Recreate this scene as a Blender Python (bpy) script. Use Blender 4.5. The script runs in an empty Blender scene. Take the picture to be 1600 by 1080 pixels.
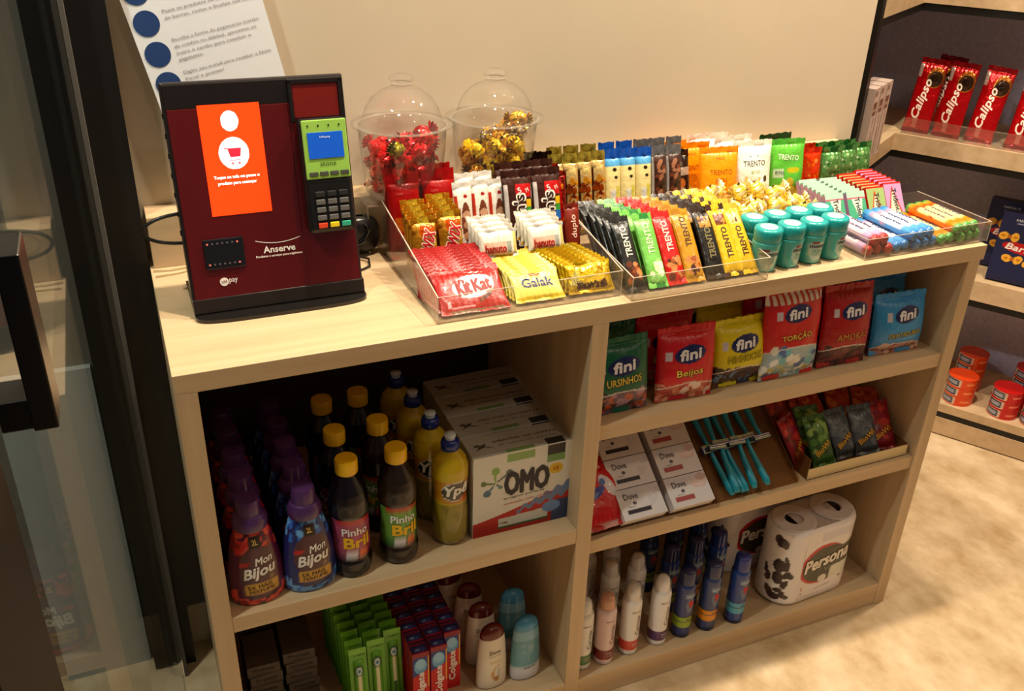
import bpy, math, random
import numpy as np
from mathutils import Matrix, Vector
R_ = math.radians
SC = bpy.context.scene
COL = SC.collection
# ---------------------------------------------------------------- camera, world, lights, exposure
cam = bpy.data.cameras.new('camera'); camo = bpy.data.objects.new('camera', cam); COL.objects.link(camo)
CM = [[0.920404, 0.158275, -0.357498], [-0.389916, 0.438634, -0.80967], [0.028661, 0.884618, 0.465434]]
camo.matrix_world = Matrix([[CM[0][0], CM[0][1], CM[0][2], -0.01540], [CM[1][0], CM[1][1], CM[1][2], -1.15898], [CM[2][0], CM[2][1], CM[2][2], 0.62500], [0, 0, 0, 1]])
cam.sensor_fit = 'HORIZONTAL'; cam.sensor_width = 36.0; cam.lens = 1441.926 * 36.0 / 1600.0
cam.clip_start = 0.02; cam.clip_end = 50
SC.camera = camo; SC.cycles.transparent_max_bounces = 32
SC.view_settings.view_transform = 'Standard'; SC.view_settings.look = 'None'
SC.view_settings.gamma = 1.0; SC.view_settings.exposure = 0.0; SC.view_settings.use_curve_mapping = False
W = bpy.data.worlds.new('world'); SC.world = W; W.use_nodes = True
bg = W.node_tree.nodes['Background']; bg.inputs[0].default_value = (0.42, 0.42, 0.46, 1); bg.inputs[1].default_value = 0.16

def lamp(name, loc, power, size, spread=150, col=(1.0, 0.86, 0.66), aim=(0, 0, -1)):
    l = bpy.data.lights.new(name, 'AREA'); l.shape = 'DISK'; l.size = size; l.energy = power; l.color = col
    l.spread = R_(spread); o = bpy.data.objects.new(name, l); COL.objects.link(o); o.location = loc
    o.rotation_euler = Vector(aim).to_track_quat('-Z', 'Y').to_euler()
    return o
# a row of recessed downlights above the counter, and weaker unseen fill lamps added further out in the room
lamp('ceiling_or_fill_spot', (1.20, 0.14, 1.86), 24.5, 0.06)
lamp('ceiling_or_fill_spot', (0.50, 0.14, 1.86), 23.5, 0.07)
lamp('ceiling_or_fill_spot', (1.98, 0.10, 1.86), 25, 0.09)
lamp('ceiling_or_fill_spot', (0.9, -1.6, 1.86), 4.5, 0.14)
lamp('ceiling_or_fill_spot', (2.3, -1.3, 1.86), 5, 0.14)

lamp('outer_fill', (-0.75, -0.35, 1.86), 18, 0.12, spread=110, col=(1.0, 0.92, 0.80), aim=(0.2, 0.28, -1.0))  # added fill lamp that brightens the grey panel beyond the glass

# ---------------------------------------------------------------- colour and materials
def lin(c):
    return tuple(((x / 255) / 12.92 if x / 255 <= 0.04045 else ((x / 255 + 0.055) / 1.055) ** 2.4) for x in c)
MAT = {}
def mat(name, col=(200, 200, 200), rough=0.5, metal=0.0, attr=False, bump=0.0, bscale=60, coat=0.0, emit=0.0, trans=0.0, noise=0.0, nscale=(8, 8, 8), spec=0.5, tint=None, ior=1.45):
    if name in MAT: return MAT[name]
    m = bpy.data.materials.new(name); m.use_nodes = True; nt = m.node_tree; b = nt.nodes['Principled BSDF']
    b.inputs['Roughness'].default_value = rough; b.inputs['Metallic'].default_value = metal
    b.inputs['Base Color'].default_value = (*lin(col), 1); b.inputs['Coat Weight'].default_value = coat; b.inputs['Coat Roughness'].default_value = 0.08
    b.inputs['Specular IOR Level'].default_value = spec
    b.inputs['IOR'].default_value = ior
    b.inputs['Transmission Weight'].default_value = trans
    if emit: b.inputs['Emission Color'].default_value = (*lin(col), 1); b.inputs['Emission Strength'].default_value = emit
    if attr:
        a = nt.nodes.new('ShaderNodeAttribute'); a.attribute_name = 'Col'; nt.links.new(a.outputs['Color'], b.inputs['Base Color'])
        if emit: nt.links.new(a.outputs['Color'], b.inputs['Emission Color'])
    if noise or bump:
        tc = nt.nodes.new('ShaderNodeTexCoord')
        mp = nt.nodes.new('ShaderNodeMapping'); mp.inputs['Scale'].default_value = nscale; nt.links.new(tc.outputs['Object'], mp.inputs['Vector'])
    if noise:
        n = nt.nodes.new('ShaderNodeTexNoise'); n.inputs['Scale'].default_value = 1.0; n.inputs['Detail'].default_value = 6; n.inputs['Roughness'].default_value = 0.6
        nt.links.new(mp.outputs['Vector'], n.inputs['Vector'])
        r = nt.nodes.new('ShaderNodeValToRGB'); r.color_ramp.elements[0].position = 0.3; r.color_ramp.elements[1].position = 0.7
        c2 = tint or tuple(x * (1 - noise) for x in col)
        r.color_ramp.elements[0].color = (*lin(c2), 1); r.color_ramp.elements[1].color = (*lin(col), 1)
        nt.links.new(n.outputs['Fac'], r.inputs['Fac']); nt.links.new(r.outputs['Color'], b.inputs['Base Color'])
    if bump:
        n2 = nt.nodes.new('ShaderNodeTexNoise'); n2.inputs['Scale'].default_value = bscale; n2.inputs['Detail'].default_value = 3
        nt.links.new(tc.outputs['Object'], n2.inputs['Vector'])
        bp = nt.nodes.new('ShaderNodeBump'); bp.inputs['Strength'].default_value = bump; bp.inputs['Distance'].default_value = 0.004
        nt.links.new(n2.outputs['Fac'], bp.inputs['Height']); nt.links.new(bp.outputs['Normal'], b.inputs['Normal'])
    MAT[name] = m
    return m
def clear_mat(name, tint=(1, 1, 1), rough=0.02, ior=1.45, op=0.0, body=(255, 255, 255), top=1.0):
    """thin clear sheet: what is not reflected passes straight on; op = share of a tinted film body"""
    if name in MAT: return MAT[name]
    m = bpy.data.materials.new(name); m.use_nodes = True; nt = m.node_tree; nt.nodes.clear()
    o = nt.nodes.new('ShaderNodeOutputMaterial'); t = nt.nodes.new('ShaderNodeBsdfTransparent'); t.inputs[0].default_value = (*tint, 1)
    g = nt.nodes.new('ShaderNodeBsdfGlossy'); g.inputs['Roughness'].default_value = rough
    lw = nt.nodes.new('ShaderNodeLayerWeight'); lw.inputs['Blend'].default_value = 0.5
    pw = nt.nodes.new('ShaderNodeMath'); pw.operation = 'POWER'; pw.inputs[1].default_value = 5.0; nt.links.new(lw.outputs['Facing'], pw.inputs[0])
    f = nt.nodes.new('ShaderNodeMath'); f.operation = 'MULTIPLY_ADD'; f0 = ((ior - 1) / (ior + 1)) ** 2; f.inputs[1].default_value = top - f0; f.inputs[2].default_value = f0
    nt.links.new(pw.outputs[0], f.inputs[0])
    mx = nt.nodes.new('ShaderNodeMixShader'); nt.links.new(f.outputs[0], mx.inputs[0]); nt.links.new(g.outputs[0], mx.inputs[2])
    if op:
        d = nt.nodes.new('ShaderNodeBsdfDiffuse'); d.inputs[0].default_value = (*lin(body), 1)
        m2 = nt.nodes.new('ShaderNodeMixShader'); m2.inputs[0].default_value = op
        nt.links.new(t.outputs[0], m2.inputs[1]); nt.links.new(d.outputs[0], m2.inputs[2]); nt.links.new(m2.outputs[0], mx.inputs[1])
    else: nt.links.new(t.outputs[0], mx.inputs[1])
    nt.links.new(mx.outputs[0], o.inputs[0]); MAT[name] = m
    return m
def wood(name, sc, c1=(188, 158, 120), c2=(208, 180, 144)):
    m = mat(name, c2, rough=0.42, noise=0.1, nscale=sc, tint=c1)
    return m
woodX = wood('light_oak_laminate_along', (1.6, 40, 40))
woodZ = wood('light_oak_laminate_upright', (40, 40, 1.6))
woodY = wood('light_oak_laminate_deep', (40, 1.6, 40))
wallm = mat('beige_wall_paint', (212, 196, 171), rough=0.85, noise=0.03, nscale=(2, 2, 2))
floorm = mat('mottled_beige_stone', (222, 198, 164), rough=0.38, noise=0.2, nscale=(11, 8, 8), tint=(174, 144, 102))
ceilm = mat('ceiling_paint', (225, 215, 200), rough=0.9)
blackm = mat('black_coated_metal', (17, 15, 14), rough=0.42)
greym = mat('grey_backing_panel', (205, 208, 244), rough=0.8, noise=0.12, nscale=(90, 90, 90))
sealm = mat('grey_brush_seal', (84, 78, 72), rough=0.9)
acryl = clear_mat('clear_acrylic', (0.96, 0.96, 0.95), 0.03, 1.49, 0.03, (255, 245, 230))
edgem = clear_mat('acrylic_cut_edge', (0.9, 0.88, 0.86), 0.1, 1.6, 0.45, (236, 222, 205))
jarm = clear_mat('clear_jar_plastic', (0.975, 0.97, 0.965), 0.02, 1.5, 0.02, (255, 250, 240))
glassm = clear_mat('door_glass', (0.72, 0.78, 0.78), 0.02, 1.5, 0.0, top=0.42)
frostm = mat('frosted_film', (92, 91, 86), rough=0.6)
PR = mat('printed_film', attr=True, rough=0.34, bump=0.6, bscale=48, coat=0.12)
PF = mat('printed_foil', attr=True, rough=0.2, metal=0.5, bump=1.0, bscale=60, coat=0.2)
PC = mat('printed_carton', attr=True, rough=0.45)
PP = mat('painted_plastic', attr=True, rough=0.25, coat=0.2)
PL = mat('liquid_plastic', attr=True, rough=0.08, trans=0.35, coat=0.5)
PM = mat('ink', attr=True, rough=0.5)

# ---------------------------------------------------------------- mesh helpers
GAM = [1.14]
class MB:
    def __init__(s): s.v = []; s.f = []; s.c = []; s.m = []; s.n = 0
    def add(s, v, f, c=(128, 128, 128), m=0):
        v = np.asarray(v, float); k = len(v)
        c = np.asarray(c, float)
        if c.ndim == 1: c = np.tile(c, (k, 1))
        s.v.append(v); s.c.append(c); n = s.n
        s.f.extend([tuple(i + n for i in q) for q in f]); s.m.extend([m] * len(f)); s.n += k
    def box(s, x0, x1, y0, y1, z0, z1, c=(128, 128, 128), m=0):
        if x0 > x1: x0, x1 = x1, x0
        if y0 > y1: y0, y1 = y1, y0
        if z0 > z1: z0, z1 = z1, z0
        v = [(x0, y0, z0), (x1, y0, z0), (x1, y1, z0), (x0, y1, z0), (x0, y0, z1), (x1, y0, z1), (x1, y1, z1), (x0, y1, z1)]
        s.add(v, [(0, 3, 2, 1), (4, 5, 6, 7), (0, 1, 5, 4), (1, 2, 6, 5), (2, 3, 7, 6), (3, 0, 4, 7)], c, m)
    def grid(s, fn, u0, u1, v0, v1, nu, nv, c=(128, 128, 128), art=None, flip=False, m=0):
        U, V = np.meshgrid(np.linspace(u0, u1, nu + 1), np.linspace(v0, v1, nv + 1))
        U = U.ravel(); V = V.ravel(); P = np.stack(fn(U, V), 1)
        C = art.ev(U, V) if art else c
        a = np.arange(nu * nv); i = a % nu; j = a // nu; p = j * (nu + 1) + i
        Q = np.stack([p, p + 1, p + nu + 2, p + nu + 1], 1)
        if flip: Q = Q[:, ::-1]
        s.add(P, Q.tolist(), C, m)
    def tube(s, pts, r, n=8, c=(128, 128, 128), m=0, cap=True):
        pts = [Vector(p) for p in pts]; k = len(pts); rr = r if hasattr(r, '__len__') else [r] * k
        V = []; F = []
        up = Vector((0.13, 0.37, 0.91)).normalized()
        for i, p in enumerate(pts):
            t = (pts[min(i + 1, k - 1)] - pts[max(i - 1, 0)]).normalized()
            a = t.cross(up)
            if a.length < 1e-3: a = t.cross(Vector((1, 0, 0)))
            a.normalize(); b = t.cross(a).normalized()
            for q in range(n):
                w = 2 * math.pi * q / n; V.append(tuple(p + (a * math.cos(w) + b * math.sin(w)) * rr[i]))
        for i in range(k - 1):
            for q in range(n): F.append((i * n + q, i * n + (q + 1) % n, (i + 1) * n + (q + 1) % n, (i + 1) * n + q))
        if cap: F.append(tuple(range(n))[::-1]); F.append(tuple((k - 1) * n + q for q in range(n)))
        s.add(V, F, c, m)
    def lathe(s, prof, n=32, c=(128, 128, 128), sx=1.0, sy=1.0, cx=0, cy=0, art=None, m=0, a0=0.0):
        """prof = [(r, z)...]; art takes (arc metres from the front, z)"""
        V = []; F = []; A = []; Z = []
        k = len(prof)
        for r, z in prof:
            for q in range(n + 1):
                t = -math.pi + 2 * math.pi * q / n + a0
                V.append((cx + r * sx * math.sin(t), cy - r * sy * math.cos(t), z)); A.append(t * max(r, 1e-4)); Z.append(z)
        for i in range(k - 1):
            for q in range(n): F.append((i * (n + 1) + q, i * (n + 1) + q + 1, (i + 1) * (n + 1) + q + 1, (i + 1) * (n + 1) + q))
        C = art.ev(np.array(A), np.array(Z)) if art else c
        s.add(V, F, C, m)
    def build(s, name, mats, parent=None, smooth=False, bevel=0.0, label=None):
        me = bpy.data.meshes.new(name); V = np.concatenate(s.v)
        me.from_pydata(V.tolist(), [], s.f)
        C = np.concatenate(s.c); a = me.attributes.new('Col', 'FLOAT_COLOR', 'POINT')
        x = C / 255.0; x = np.where(x <= 0.04045, x / 12.92, ((np.clip(x, 0, 1) + 0.055) / 1.055) ** 2.4)
        x = x ** GAM[0]
        a.data.foreach_set('color', np.concatenate([x, np.ones((len(x), 1))], 1).astype(np.float32).ravel())
        if not isinstance(mats, (list, tuple)): mats = [mats]
        for q in mats: me.materials.append(q)
        if len(mats) > 1: me.polygons.foreach_set('material_index', s.m)
        if smooth: me.polygons.foreach_set('use_smooth', [True] * len(s.f))
        me.update()
        o = bpy.data.objects.new(name, me); COL.objects.link(o)
        if parent: o.parent = parent
        if bevel:
            b = o.modifiers.new('bevel', 'BEVEL'); b.width = bevel; b.segments = 2; b.limit_method = 'ANGLE'
        if smooth == 'angle':
            me.set_sharp_from_angle(angle=R_(35))
        if label: o['label'] = label
        return o
class Art:
    def __init__(s, base): s.b = base; s.o = []
    def add(s, mask, col): s.o.append((mask, col)); return s
    def rect(s, x0, x1, z0, z1, col): return s.add(lambda X, Z: (X >= x0) & (X <= x1) & (Z >= z0) & (Z <= z1), col)
    def ell(s, cx, cz, rx, rz, col, rot=0):
        c, n = math.cos(R_(rot)), math.sin(R_(rot))
        return s.add(lambda X, Z: (((X - cx) * c + (Z - cz) * n) / rx) ** 2 + ((-(X - cx) * n + (Z - cz) * c) / rz) ** 2 <= 1, col)
    def below(s, f, col): return s.add(lambda X, Z: Z < f(X), col)
    def above(s, f, col): return s.add(lambda X, Z: Z > f(X), col)
    def spots(s, seed, n, x0, x1, z0, z1, r0, r1, cols):
        g = random.Random(seed)
        for _ in range(n): s.ell(g.uniform(x0, x1), g.uniform(z0, z1), g.uniform(r0, r1), g.uniform(r0, r1), g.choice(cols), g.uniform(0, 180))
        return s
    def tri(s, p, q, r, col):
        def mk(X, Z):
            def sd(a, b): return (b[0] - a[0]) * (Z - a[1]) - (b[1] - a[1]) * (X - a[0])
            d1, d2, d3 = sd(p, q), sd(q, r), sd(r, p)
            return ((d1 >= 0) & (d2 >= 0) & (d3 >= 0)) | ((d1 <= 0) & (d2 <= 0) & (d3 <= 0))
        return s.add(mk, col)
    def ev(s, X, Z):
        C = np.tile(np.asarray(s.b, float), (len(X), 1))
        for mk, col in s.o: C[mk(X, Z)] = col
        return C
_TX = {}
def glyphs(t, off=0.0, shear=0.0):
    k = (t, off, shear)
    if k not in _TX:
        cu = bpy.data.curves.new('t', 'FONT'); cu.body = t; cu.resolution_u = 2; cu.offset = off; cu.shear = shear; cu.space_character = 1.0 + off * 1.2
        o = bpy.data.objects.new('t', cu); me = bpy.data.meshes.new_from_object(o)
        me.calc_loop_triangles()
        v = np.array([tuple(x.co)[:2] for x in me.vertices]) if len(me.vertices) else np.zeros((0, 2))
        f = [tuple(q.vertices) for q in me.loop_triangles]
        bpy.data.objects.remove(o); bpy.data.meshes.remove(me); bpy.data.curves.remove(cu)
        if len(v): lo = v.min(0); hi = v.max(0); v = (v - (lo + hi) / 2) / (hi - lo)
        _TX[k] = (v, f)
    return _TX[k]
def letters(parent, fn, items, name='lettering', out=0.0005, m=None, label=None):
    """items: (text, cu, cv, w, h, colour[, rot, bold, shear, lift]) laid flat on fn(u, v)->xyz; fn takes an outward offset"""
    mb = MB()
    for it in items:
        t, cu, cv, w, h, col = it[:6]; rot = it[6] if len(it) > 6 else 0; off = it[7] if len(it) > 7 else 0.0; sh = it[8] if len(it) > 8 else 0.0
        lift = it[9] if len(it) > 9 else 0
        bold = off if isinstance(t, str) else 0
        if isinstance(t, str): v, f = glyphs(t, 0.0, sh)
        elif isinstance(t, int):     # disc of t corners
            a = np.linspace(0, 2 * math.pi, t, endpoint=False); v = np.stack([np.cos(a), np.sin(a)], 1) / 2; f = [tuple(range(t))]
        else: v, f = np.asarray(t, float), [tuple(range(len(t)))]
        if not len(v): continue
        if isinstance(t, str) and bold:     # heavier strokes: the same outline laid down again, slightly shifted
            n0 = len(v); e = bold * 0.9; sh_ = [(0, 0), (e, 0), (-e, 0), (0, e), (0, -e), (e * .7, e * .7), (-e * .7, e * .7), (e * .7, -e * .7), (-e * .7, -e * .7)]
            if h < 0.009: sh_ = sh_[:3]
            asp = h / w; v = np.concatenate([v * [1 - 2 * e * asp, 1 - 2 * e] + [a * asp, b2] for a, b2 in sh_]); f = [tuple(i + n0 * k for i in q) for k in range(len(sh_)) for q in f]
        ex = np.zeros(len(v))
        if isinstance(t, str) and bold: ex = np.repeat(np.arange(len(sh_)) * 1.5e-5, n0)
        x = v[:, 0] * w; y = v[:, 1] * h; c, s_ = math.cos(R_(rot)), math.sin(R_(rot))
        U = cu + x * c - y * s_; V = cv + x * s_ + y * c
        mb.add(np.stack(fn(U, V, out * (1 + lift) + ex), 1), f, col)
    o = mb.build(name, m or PM, parent, label=label); o['kind'] = 'stuff'; return o

def tag(o, label, cat, group=None, kind=None):
    o['label'] = label; o['category'] = cat
    if group: o['group'] = group
    if kind: o['kind'] = kind
    return o
def struct(o): o['kind'] = 'structure'; return o
def thing(name, label, cat, loc=(0, 0, 0), rz=0, group=None):
    o = bpy.data.objects.new(name, None); COL.objects.link(o); o.location = loc; o.rotation_euler = (0, 0, R_(rz)); o.empty_display_size = 0.02
    return tag(o, label, cat, group)
def kids(o): return [c for c in COL.objects if c.parent == o]
_K = {}
def dup(root):
    if root.name not in _K: _K[root.name] = [(c, [g for g in COL.objects if g.parent == c]) for c in COL.objects if c.parent == root]
    r = root.copy(); COL.objects.link(r)
    for c, gs in _K[root.name]:
        d = c.copy(); COL.objects.link(d); d.parent = r
        for g in gs:
            e = g.copy(); COL.objects.link(e); e.parent = d
    return r
_USED = set()
def place(proto, loc, rx=0, ry=0, rz=0, label=None, cat=None, group=None):
    """the first placing moves the prototype itself, later ones copy it"""
    o = proto if proto.name not in _USED else dup(proto)
    if o is proto: _USED.add(proto.name); _K[proto.name] = [(c, [g for g in COL.objects if g.parent == c]) for c in COL.objects if c.parent == proto]
    o.location = loc; o.rotation_euler = (R_(rx), R_(ry), R_(rz))
    if label: o['label'] = label
    if cat: o['category'] = cat
    if group: o['group'] = group
    return o
ORD = ['front', 'second', 'third', 'fourth', 'fifth', 'sixth', 'seventh', 'eighth', 'ninth', 'tenth', 'eleventh', 'twelfth']
LV = ['first', 'second', 'third', 'fourth', 'fifth', 'sixth', 'seventh']
def wob(X, Z, seed, k=1.0):
    g = random.Random(seed); r = 0
    for i in range(5):
        a, b, ph = g.uniform(-1, 1) * 90 * k, g.uniform(-1, 1) * 90 * k, g.uniform(0, 6.3); r = r + np.sin(a * X + b * Z + ph)
    return r / 5
WHITE = (238, 234, 228)

# ---------------------------------------------------------------- setting
def sbox(name, x0, x1, y0, y1, z0, z1, m, parent=None, bevel=0, kind=None):
    b = MB(); b.box(x0, x1, y0, y1, z0, z1); o = b.build(name, m, parent, bevel=bevel)
    if parent is None: struct(o)
    return o
FZ = -0.9
sbox('floor', -3.0, 4.2, -3.5, 3.2, FZ - 0.05, FZ, floorm)
sbox('ceiling', -3.0, 4.2, -3.5, 3.2, 1.90, 1.95, ceilm)
sbox('wall_back', -0.075, 1.522, 0.452, 0.55, FZ, 1.90, wallm)
# glass door leaf standing open beside the cabinet, and the dark jamb on the wall
sbox('wall_left', -0.9, -0.075, 0.452, 0.55, FZ, 1.90, mat('outer_wall_paint', (120, 112, 100), rough=0.9))
sbox('trim_4', -0.285, -0.125, 0.435, 0.4515, FZ, -0.19, mat('grey_outer_panel', (176, 176, 170), rough=0.7))          # pale grey panel on the wall beyond the glass
sbox('jamb_reflection_block', -0.118, -0.0745, 0.40, 0.4515, FZ, 1.90, blackm)  # dark block added to stand for the jamb's reflection in the glass
sbox('trim_1', -0.060, -0.001, 0.395, 0.452, -0.745, 1.90, blackm)          # door jamb, dark metal
sbox('trim_2', -0.060, -0.038, 0.395, 0.452, FZ, -0.745, blackm)
sbox('trim_3', -0.064, -0.057, 0.36, 0.395, FZ, 1.90, sealm)               # brush seal
d = MB(); d.box(-0.073, -0.065, -0.93, 0.36, FZ + 0.012, 1.30); door = struct(d.build('door_1', glassm))
sbox('door_frame', -0.075, -0.0640, -0.96, -0.885, FZ + 0.01, 1.31, blackm, door)
h = MB(); h.box(-0.0555, -0.048, -0.868, -0.847, 0.456, 0.517); h.box(-0.0650, -0.055, -0.866, -0.850, 0.456, 0.467)
h.build('door_handle', mat('black_handle', (14, 13, 13), rough=0.3), door, bevel=0.0006, label='black square bar door handle')

# corner shelving unit (its front runs off towards the right foreground)
CX_, CY_ = 1.991, 0.776; DX, DY = 0.532, -0.847
def UL(s, t): return (CX_ + DX * s - DY * t, CY_ + DY * s + DX * t)     # s along the front, t into the unit
unit = thing('corner_shelving', 'tall L-shaped pale wood shelving with black metal frame and grey back', 'shelving', (CX_, CY_, FZ))
def uprism(name, pts, z0, z1, m):
    b = MB(); n = len(pts); w = [UL(*q) for q in pts]
    v = [(x - CX_, y - CY_, z0 - FZ) for x, y in w] + [(x - CX_, y - CY_, z1 - FZ) for x, y in w]
    b.add(v, [tuple(range(n))[::-1], tuple(range(n, 2 * n))] + [(i, (i + 1) % n, n + (i + 1) % n, n + i) for i in range(n)])
    return b.build(name, m, unit)
L_ = [(0, 0), (1.15, 0), (1.15, 0.32), (-0.32, 0.32), (-0.32, -0.42), (0, -0.42)]
F_ = [(0.012, 0.012), (1.15, 0.012), (1.15, 0.03), (-0.006, 0.03), (-0.006, -0.42), (0.012 - 0.024, -0.42), (0.0 - 0.012, 0.012)]
def Lf(g, w): return [(-g, g), (1.15, g), (1.15, g + w), (-g - w, g + w), (-g - w, -0.42), (-g, -0.42)]
for zt, th in ((-0.795, 0.026), (-0.390, 0.058), (-0.020, 0.047), (0.375, 0.05), (0.76, 0.05)):
    uprism('shelf', L_, zt - th, zt, woodX)
    uprism('frame_rail', Lf(0.003, 0.03), zt - th - 0.020, zt - th, blackm)
uprism('plinth', Lf(0.0, 0.02), FZ + 0.004, -0.841, woodX)
uprism('back_panel', [(-0.335, 0.32), (1.15, 0.32), (1.15, 0.335), (-0.335, 0.335)], FZ + 0.004, 1.2, greym)
uprism('back_panel', [(-0.335, -0.426), (-0.32, -0.426), (-0.32, 0.32), (-0.335, 0.32)], FZ + 0.004, 1.2, greym)
uprism('post', [(-0.022, -0.425), (0.002, -0.425), (0.002, -0.400), (-0.022, -0.400)], FZ, 1.2, blackm)
uprism('post', [(-0.022, 0.0), (0.0, 0.0), (0.0, 0.02), (-0.022, 0.02)], FZ, -0.832, blackm)
uprism('post', [(1.15, 0.0), (1.172, 0.0), (1.172, 0.022), (1.15, 0.022)], FZ, 1.2, blackm)
uprism('side_panel', [(-0.335, -0.436), (-0.022, -0.436), (-0.022, -0.426), (-0.335, -0.426)], FZ + 0.004, 1.2, blackm)
sbox('wall_right', 2.9, 3.0, -3.0, 3.0, FZ, 1.9, wallm)
sbox('wall_far', 1.0, 2.9, 1.45, 1.55, FZ, 1.9, wallm)

# the wooden counter cabinet
CW, CT, DV, CD = 1.476, 0.030, 0.637, 0.450
ZL1, ZR1, ZR2, ZB, ST = -0.445, -0.231, -0.482, -0.836, 0.0305
cab = thing('counter_cabinet', 'light oak counter cabinet with open shelves standing against the beige wall', 'cabinet', (0, 0, FZ))
def cbox(name, x0, x1, y0, y1, z0, z1, m, label=None):
    b = MB(); b.box(x0, x1, y0, y1, z0 - FZ, z1 - FZ); return b.build(name, m, cab, bevel=0.0008, label=label)
cbox('countertop', 0.0, CW + 0.008, 0.0, CD, -CT, 0.0, woodX)
cbox('side_panel', 0.0, CT, 0.0, CD, FZ, -CT, woodZ); cbox('side_panel', CW - CT, CW, 0.0, CD, FZ, -CT, woodZ)
cbox('divider', DV, DV + CT, 0.0, CD, FZ, -CT, woodZ)
for x0, x1, z, y in ((CT, DV, ZL1, 0.001), (DV + CT, CW - CT, ZR1, 0.004), (DV + CT, CW - CT, ZR2, 0.004), (CT, DV, ZB, 0.001), (DV + CT, CW - CT, ZB, 0.001)):
    cbox('shelf', x0, x1, y, CD - 0.008, z - ST, z, woodX)
cbox('plinth', CT, DV, 0.002, 0.02, FZ, ZB - ST, woodX); cbox('plinth', DV + CT, CW - CT, 0.002, 0.02, FZ, ZB - ST, woodX)
cbox('back_panel', CT, CW - CT, CD - 0.008, CD, FZ, -CT, mat('shaded_backing', (74, 56, 44), rough=0.7), 'backing board with compartment shade in its colour')  # panel colour darkened to carry the shade inside the compartments
b = MB(); b.box(0.006, 1.478, 0.388, 0.451, 0.0003, 0.089); tag(b.build('wooden_ledge', woodX, None, bevel=0.0008), 'long boxed wooden ledge along the wall at the back of the countertop', 'ledge')

# instruction poster, standing a little off the wall
po = MB(); PW, PH = 0.206, 0.40
po.box(-PW / 2, PW / 2, -0.0015, 0.0015, 0, PH, (248, 248, 252))
poster = tag(po.build('poster', PC), 'white instruction poster with blue discs behind the payment kiosk', 'poster')
poster.location = (0.1824, 0.428, 0.152); poster.rotation_euler = (0, R_(-12), 0)
def fp(U, V, o): return (U, 0 * U - 0.0016 - o, V)
BL = (50, 80, 132); GR = (158, 150, 150)
its = []
for k, (tx) in enumerate((('Escolha seus produtos', 'nas prateleiras e na', 'geladeira.'), ('Passe os produtos no leitor de código', 'de barras, revise e finalize sua compra.'), ('Escolha a forma de pagamento (cartão', 'de crédito ou débito), aproxime ou', 'insira o cartão para concluir o', 'pagamento.'), ('Digite seu e-mail para receber a Nota', 'Fiscal e pronto!'))):
    zc = (0.3035, 0.256, 0.2085, 0.161)[k]; its.append((28, -0.078, zc, 0.039, 0.039, BL))
    for j, t in enumerate(tx):
        w = 0.00385 * len(t); its.append((t, -0.050 + w / 2, zc + 0.011 - j * 0.0105 + (0.004 if len(tx) > 3 else 0), w, 0.0066, GR))
letters(poster, fp, its, name='printed_text')

# ---------------------------------------------------------------- payment kiosk
KA = 11.82
kio = thing('payment_kiosk', 'dark red and black self-service payment kiosk on the left end of the counter', 'kiosk', (0.053, 0.175, 0.0))
face = bpy.data.objects.new('housing', None); bpy.data.objects.remove(face)
def kput(o): o.location = (0, 0, 0.024); o.rotation_euler = (R_(-KA), 0, 0); return o
def kb(name, parts, m, label=None, bevel=0.001, parent=None, smooth=False):
    b = MB()
    for q in parts: b.box(*q)
    o = b.build(name, m, parent or kio, smooth=smooth, bevel=bevel, label=label)
    return kput(o) if parent is None else o
red = mat('dark_red_glass', (84, 14, 14), rough=0.22, coat=0.6); kblk = mat('kiosk_black', (26, 20, 20), rough=0.3)
hs = kb('housing', [(-0.004, 0.256, 0.0, 0.040, 0.0, 0.318)], mat('kiosk_metal', (38, 30, 30), rough=0.35), bevel=0.003)
kb('front_panel', [(0.0, 0.170, -0.0025, 0.0, 0.002, 0.280), (0.170, 0.252, -0.0022, 0.0, 0.002, 0.280)], red, 'dark red glossy front panel')
kb('front_border', [(-0.002, 0.254, -0.0022, 0.0, 0.2802, 0.314)], kblk)
kb('scanner_window', [(0.178, 0.246, -0.004, -0.0022, 0.257, 0.306)], mat('red_window', (112, 26, 18), rough=0.2, coat=0.5), 'red scanner window at the top right')
kb('window_frame', [(0.172, 0.178, -0.006, 0, 0.252, 0.312), (0.246, 0.254, -0.006, 0, 0.252, 0.312), (0.172, 0.254, -0.006, 0, 0.306, 0.313)], kblk)
scr = MB(); A = Art((255, 74, 22)); A.ell(0.084, 0.260, 0.0125, 0.0145, (255, 240, 240)).ell(0.0845, 0.214, 0.0215, 0.023, (255, 244, 244))
A.rect(0.0715, 0.0765, 0.2205, 0.2222, (206, 60, 74)).tri((0.0755, 0.2215), (0.0955, 0.2215), (0.0785, 0.2090), (206, 50, 66)).tri((0.0955, 0.2215), (0.0785, 0.2090), (0.0930, 0.2090), (206, 50, 66)).rect(0.0765, 0.093, 0.2035, 0.2052, (230, 150, 160)).ell(0.081, 0.1995, 0.0018, 0.0018, (206, 90, 100)).ell(0.0905, 0.1995, 0.0018, 0.0018, (206, 90, 100))
scr.grid(lambda U, V: (U, 0 * U - 0.0032, V), 0.0415, 0.1285, 0.125, 0.284, 116, 212, art=A)
so = kput(scr.build('screen', mat('lit_screen', attr=True, rough=0.2, emit=1.05), kio, label='glowing orange screen with a white cart symbol'))
fs = lambda U, V, o: (U, 0 * U - 0.0034 - o, V)
letters(so, fs, [('Toque na tela ou passe o', 0.084, 0.1800, 0.066, 0.0070, (255, 240, 234), 0, 0.06), ('produto para começar', 0.084, 0.1712, 0.056, 0.0070, (255, 240, 234), 0, 0.06)], m=mat('lit_lettering', attr=True, emit=1.0))
fl = lambda U, V, o: (U, 0 * U - 0.0027 - o, V)
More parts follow.
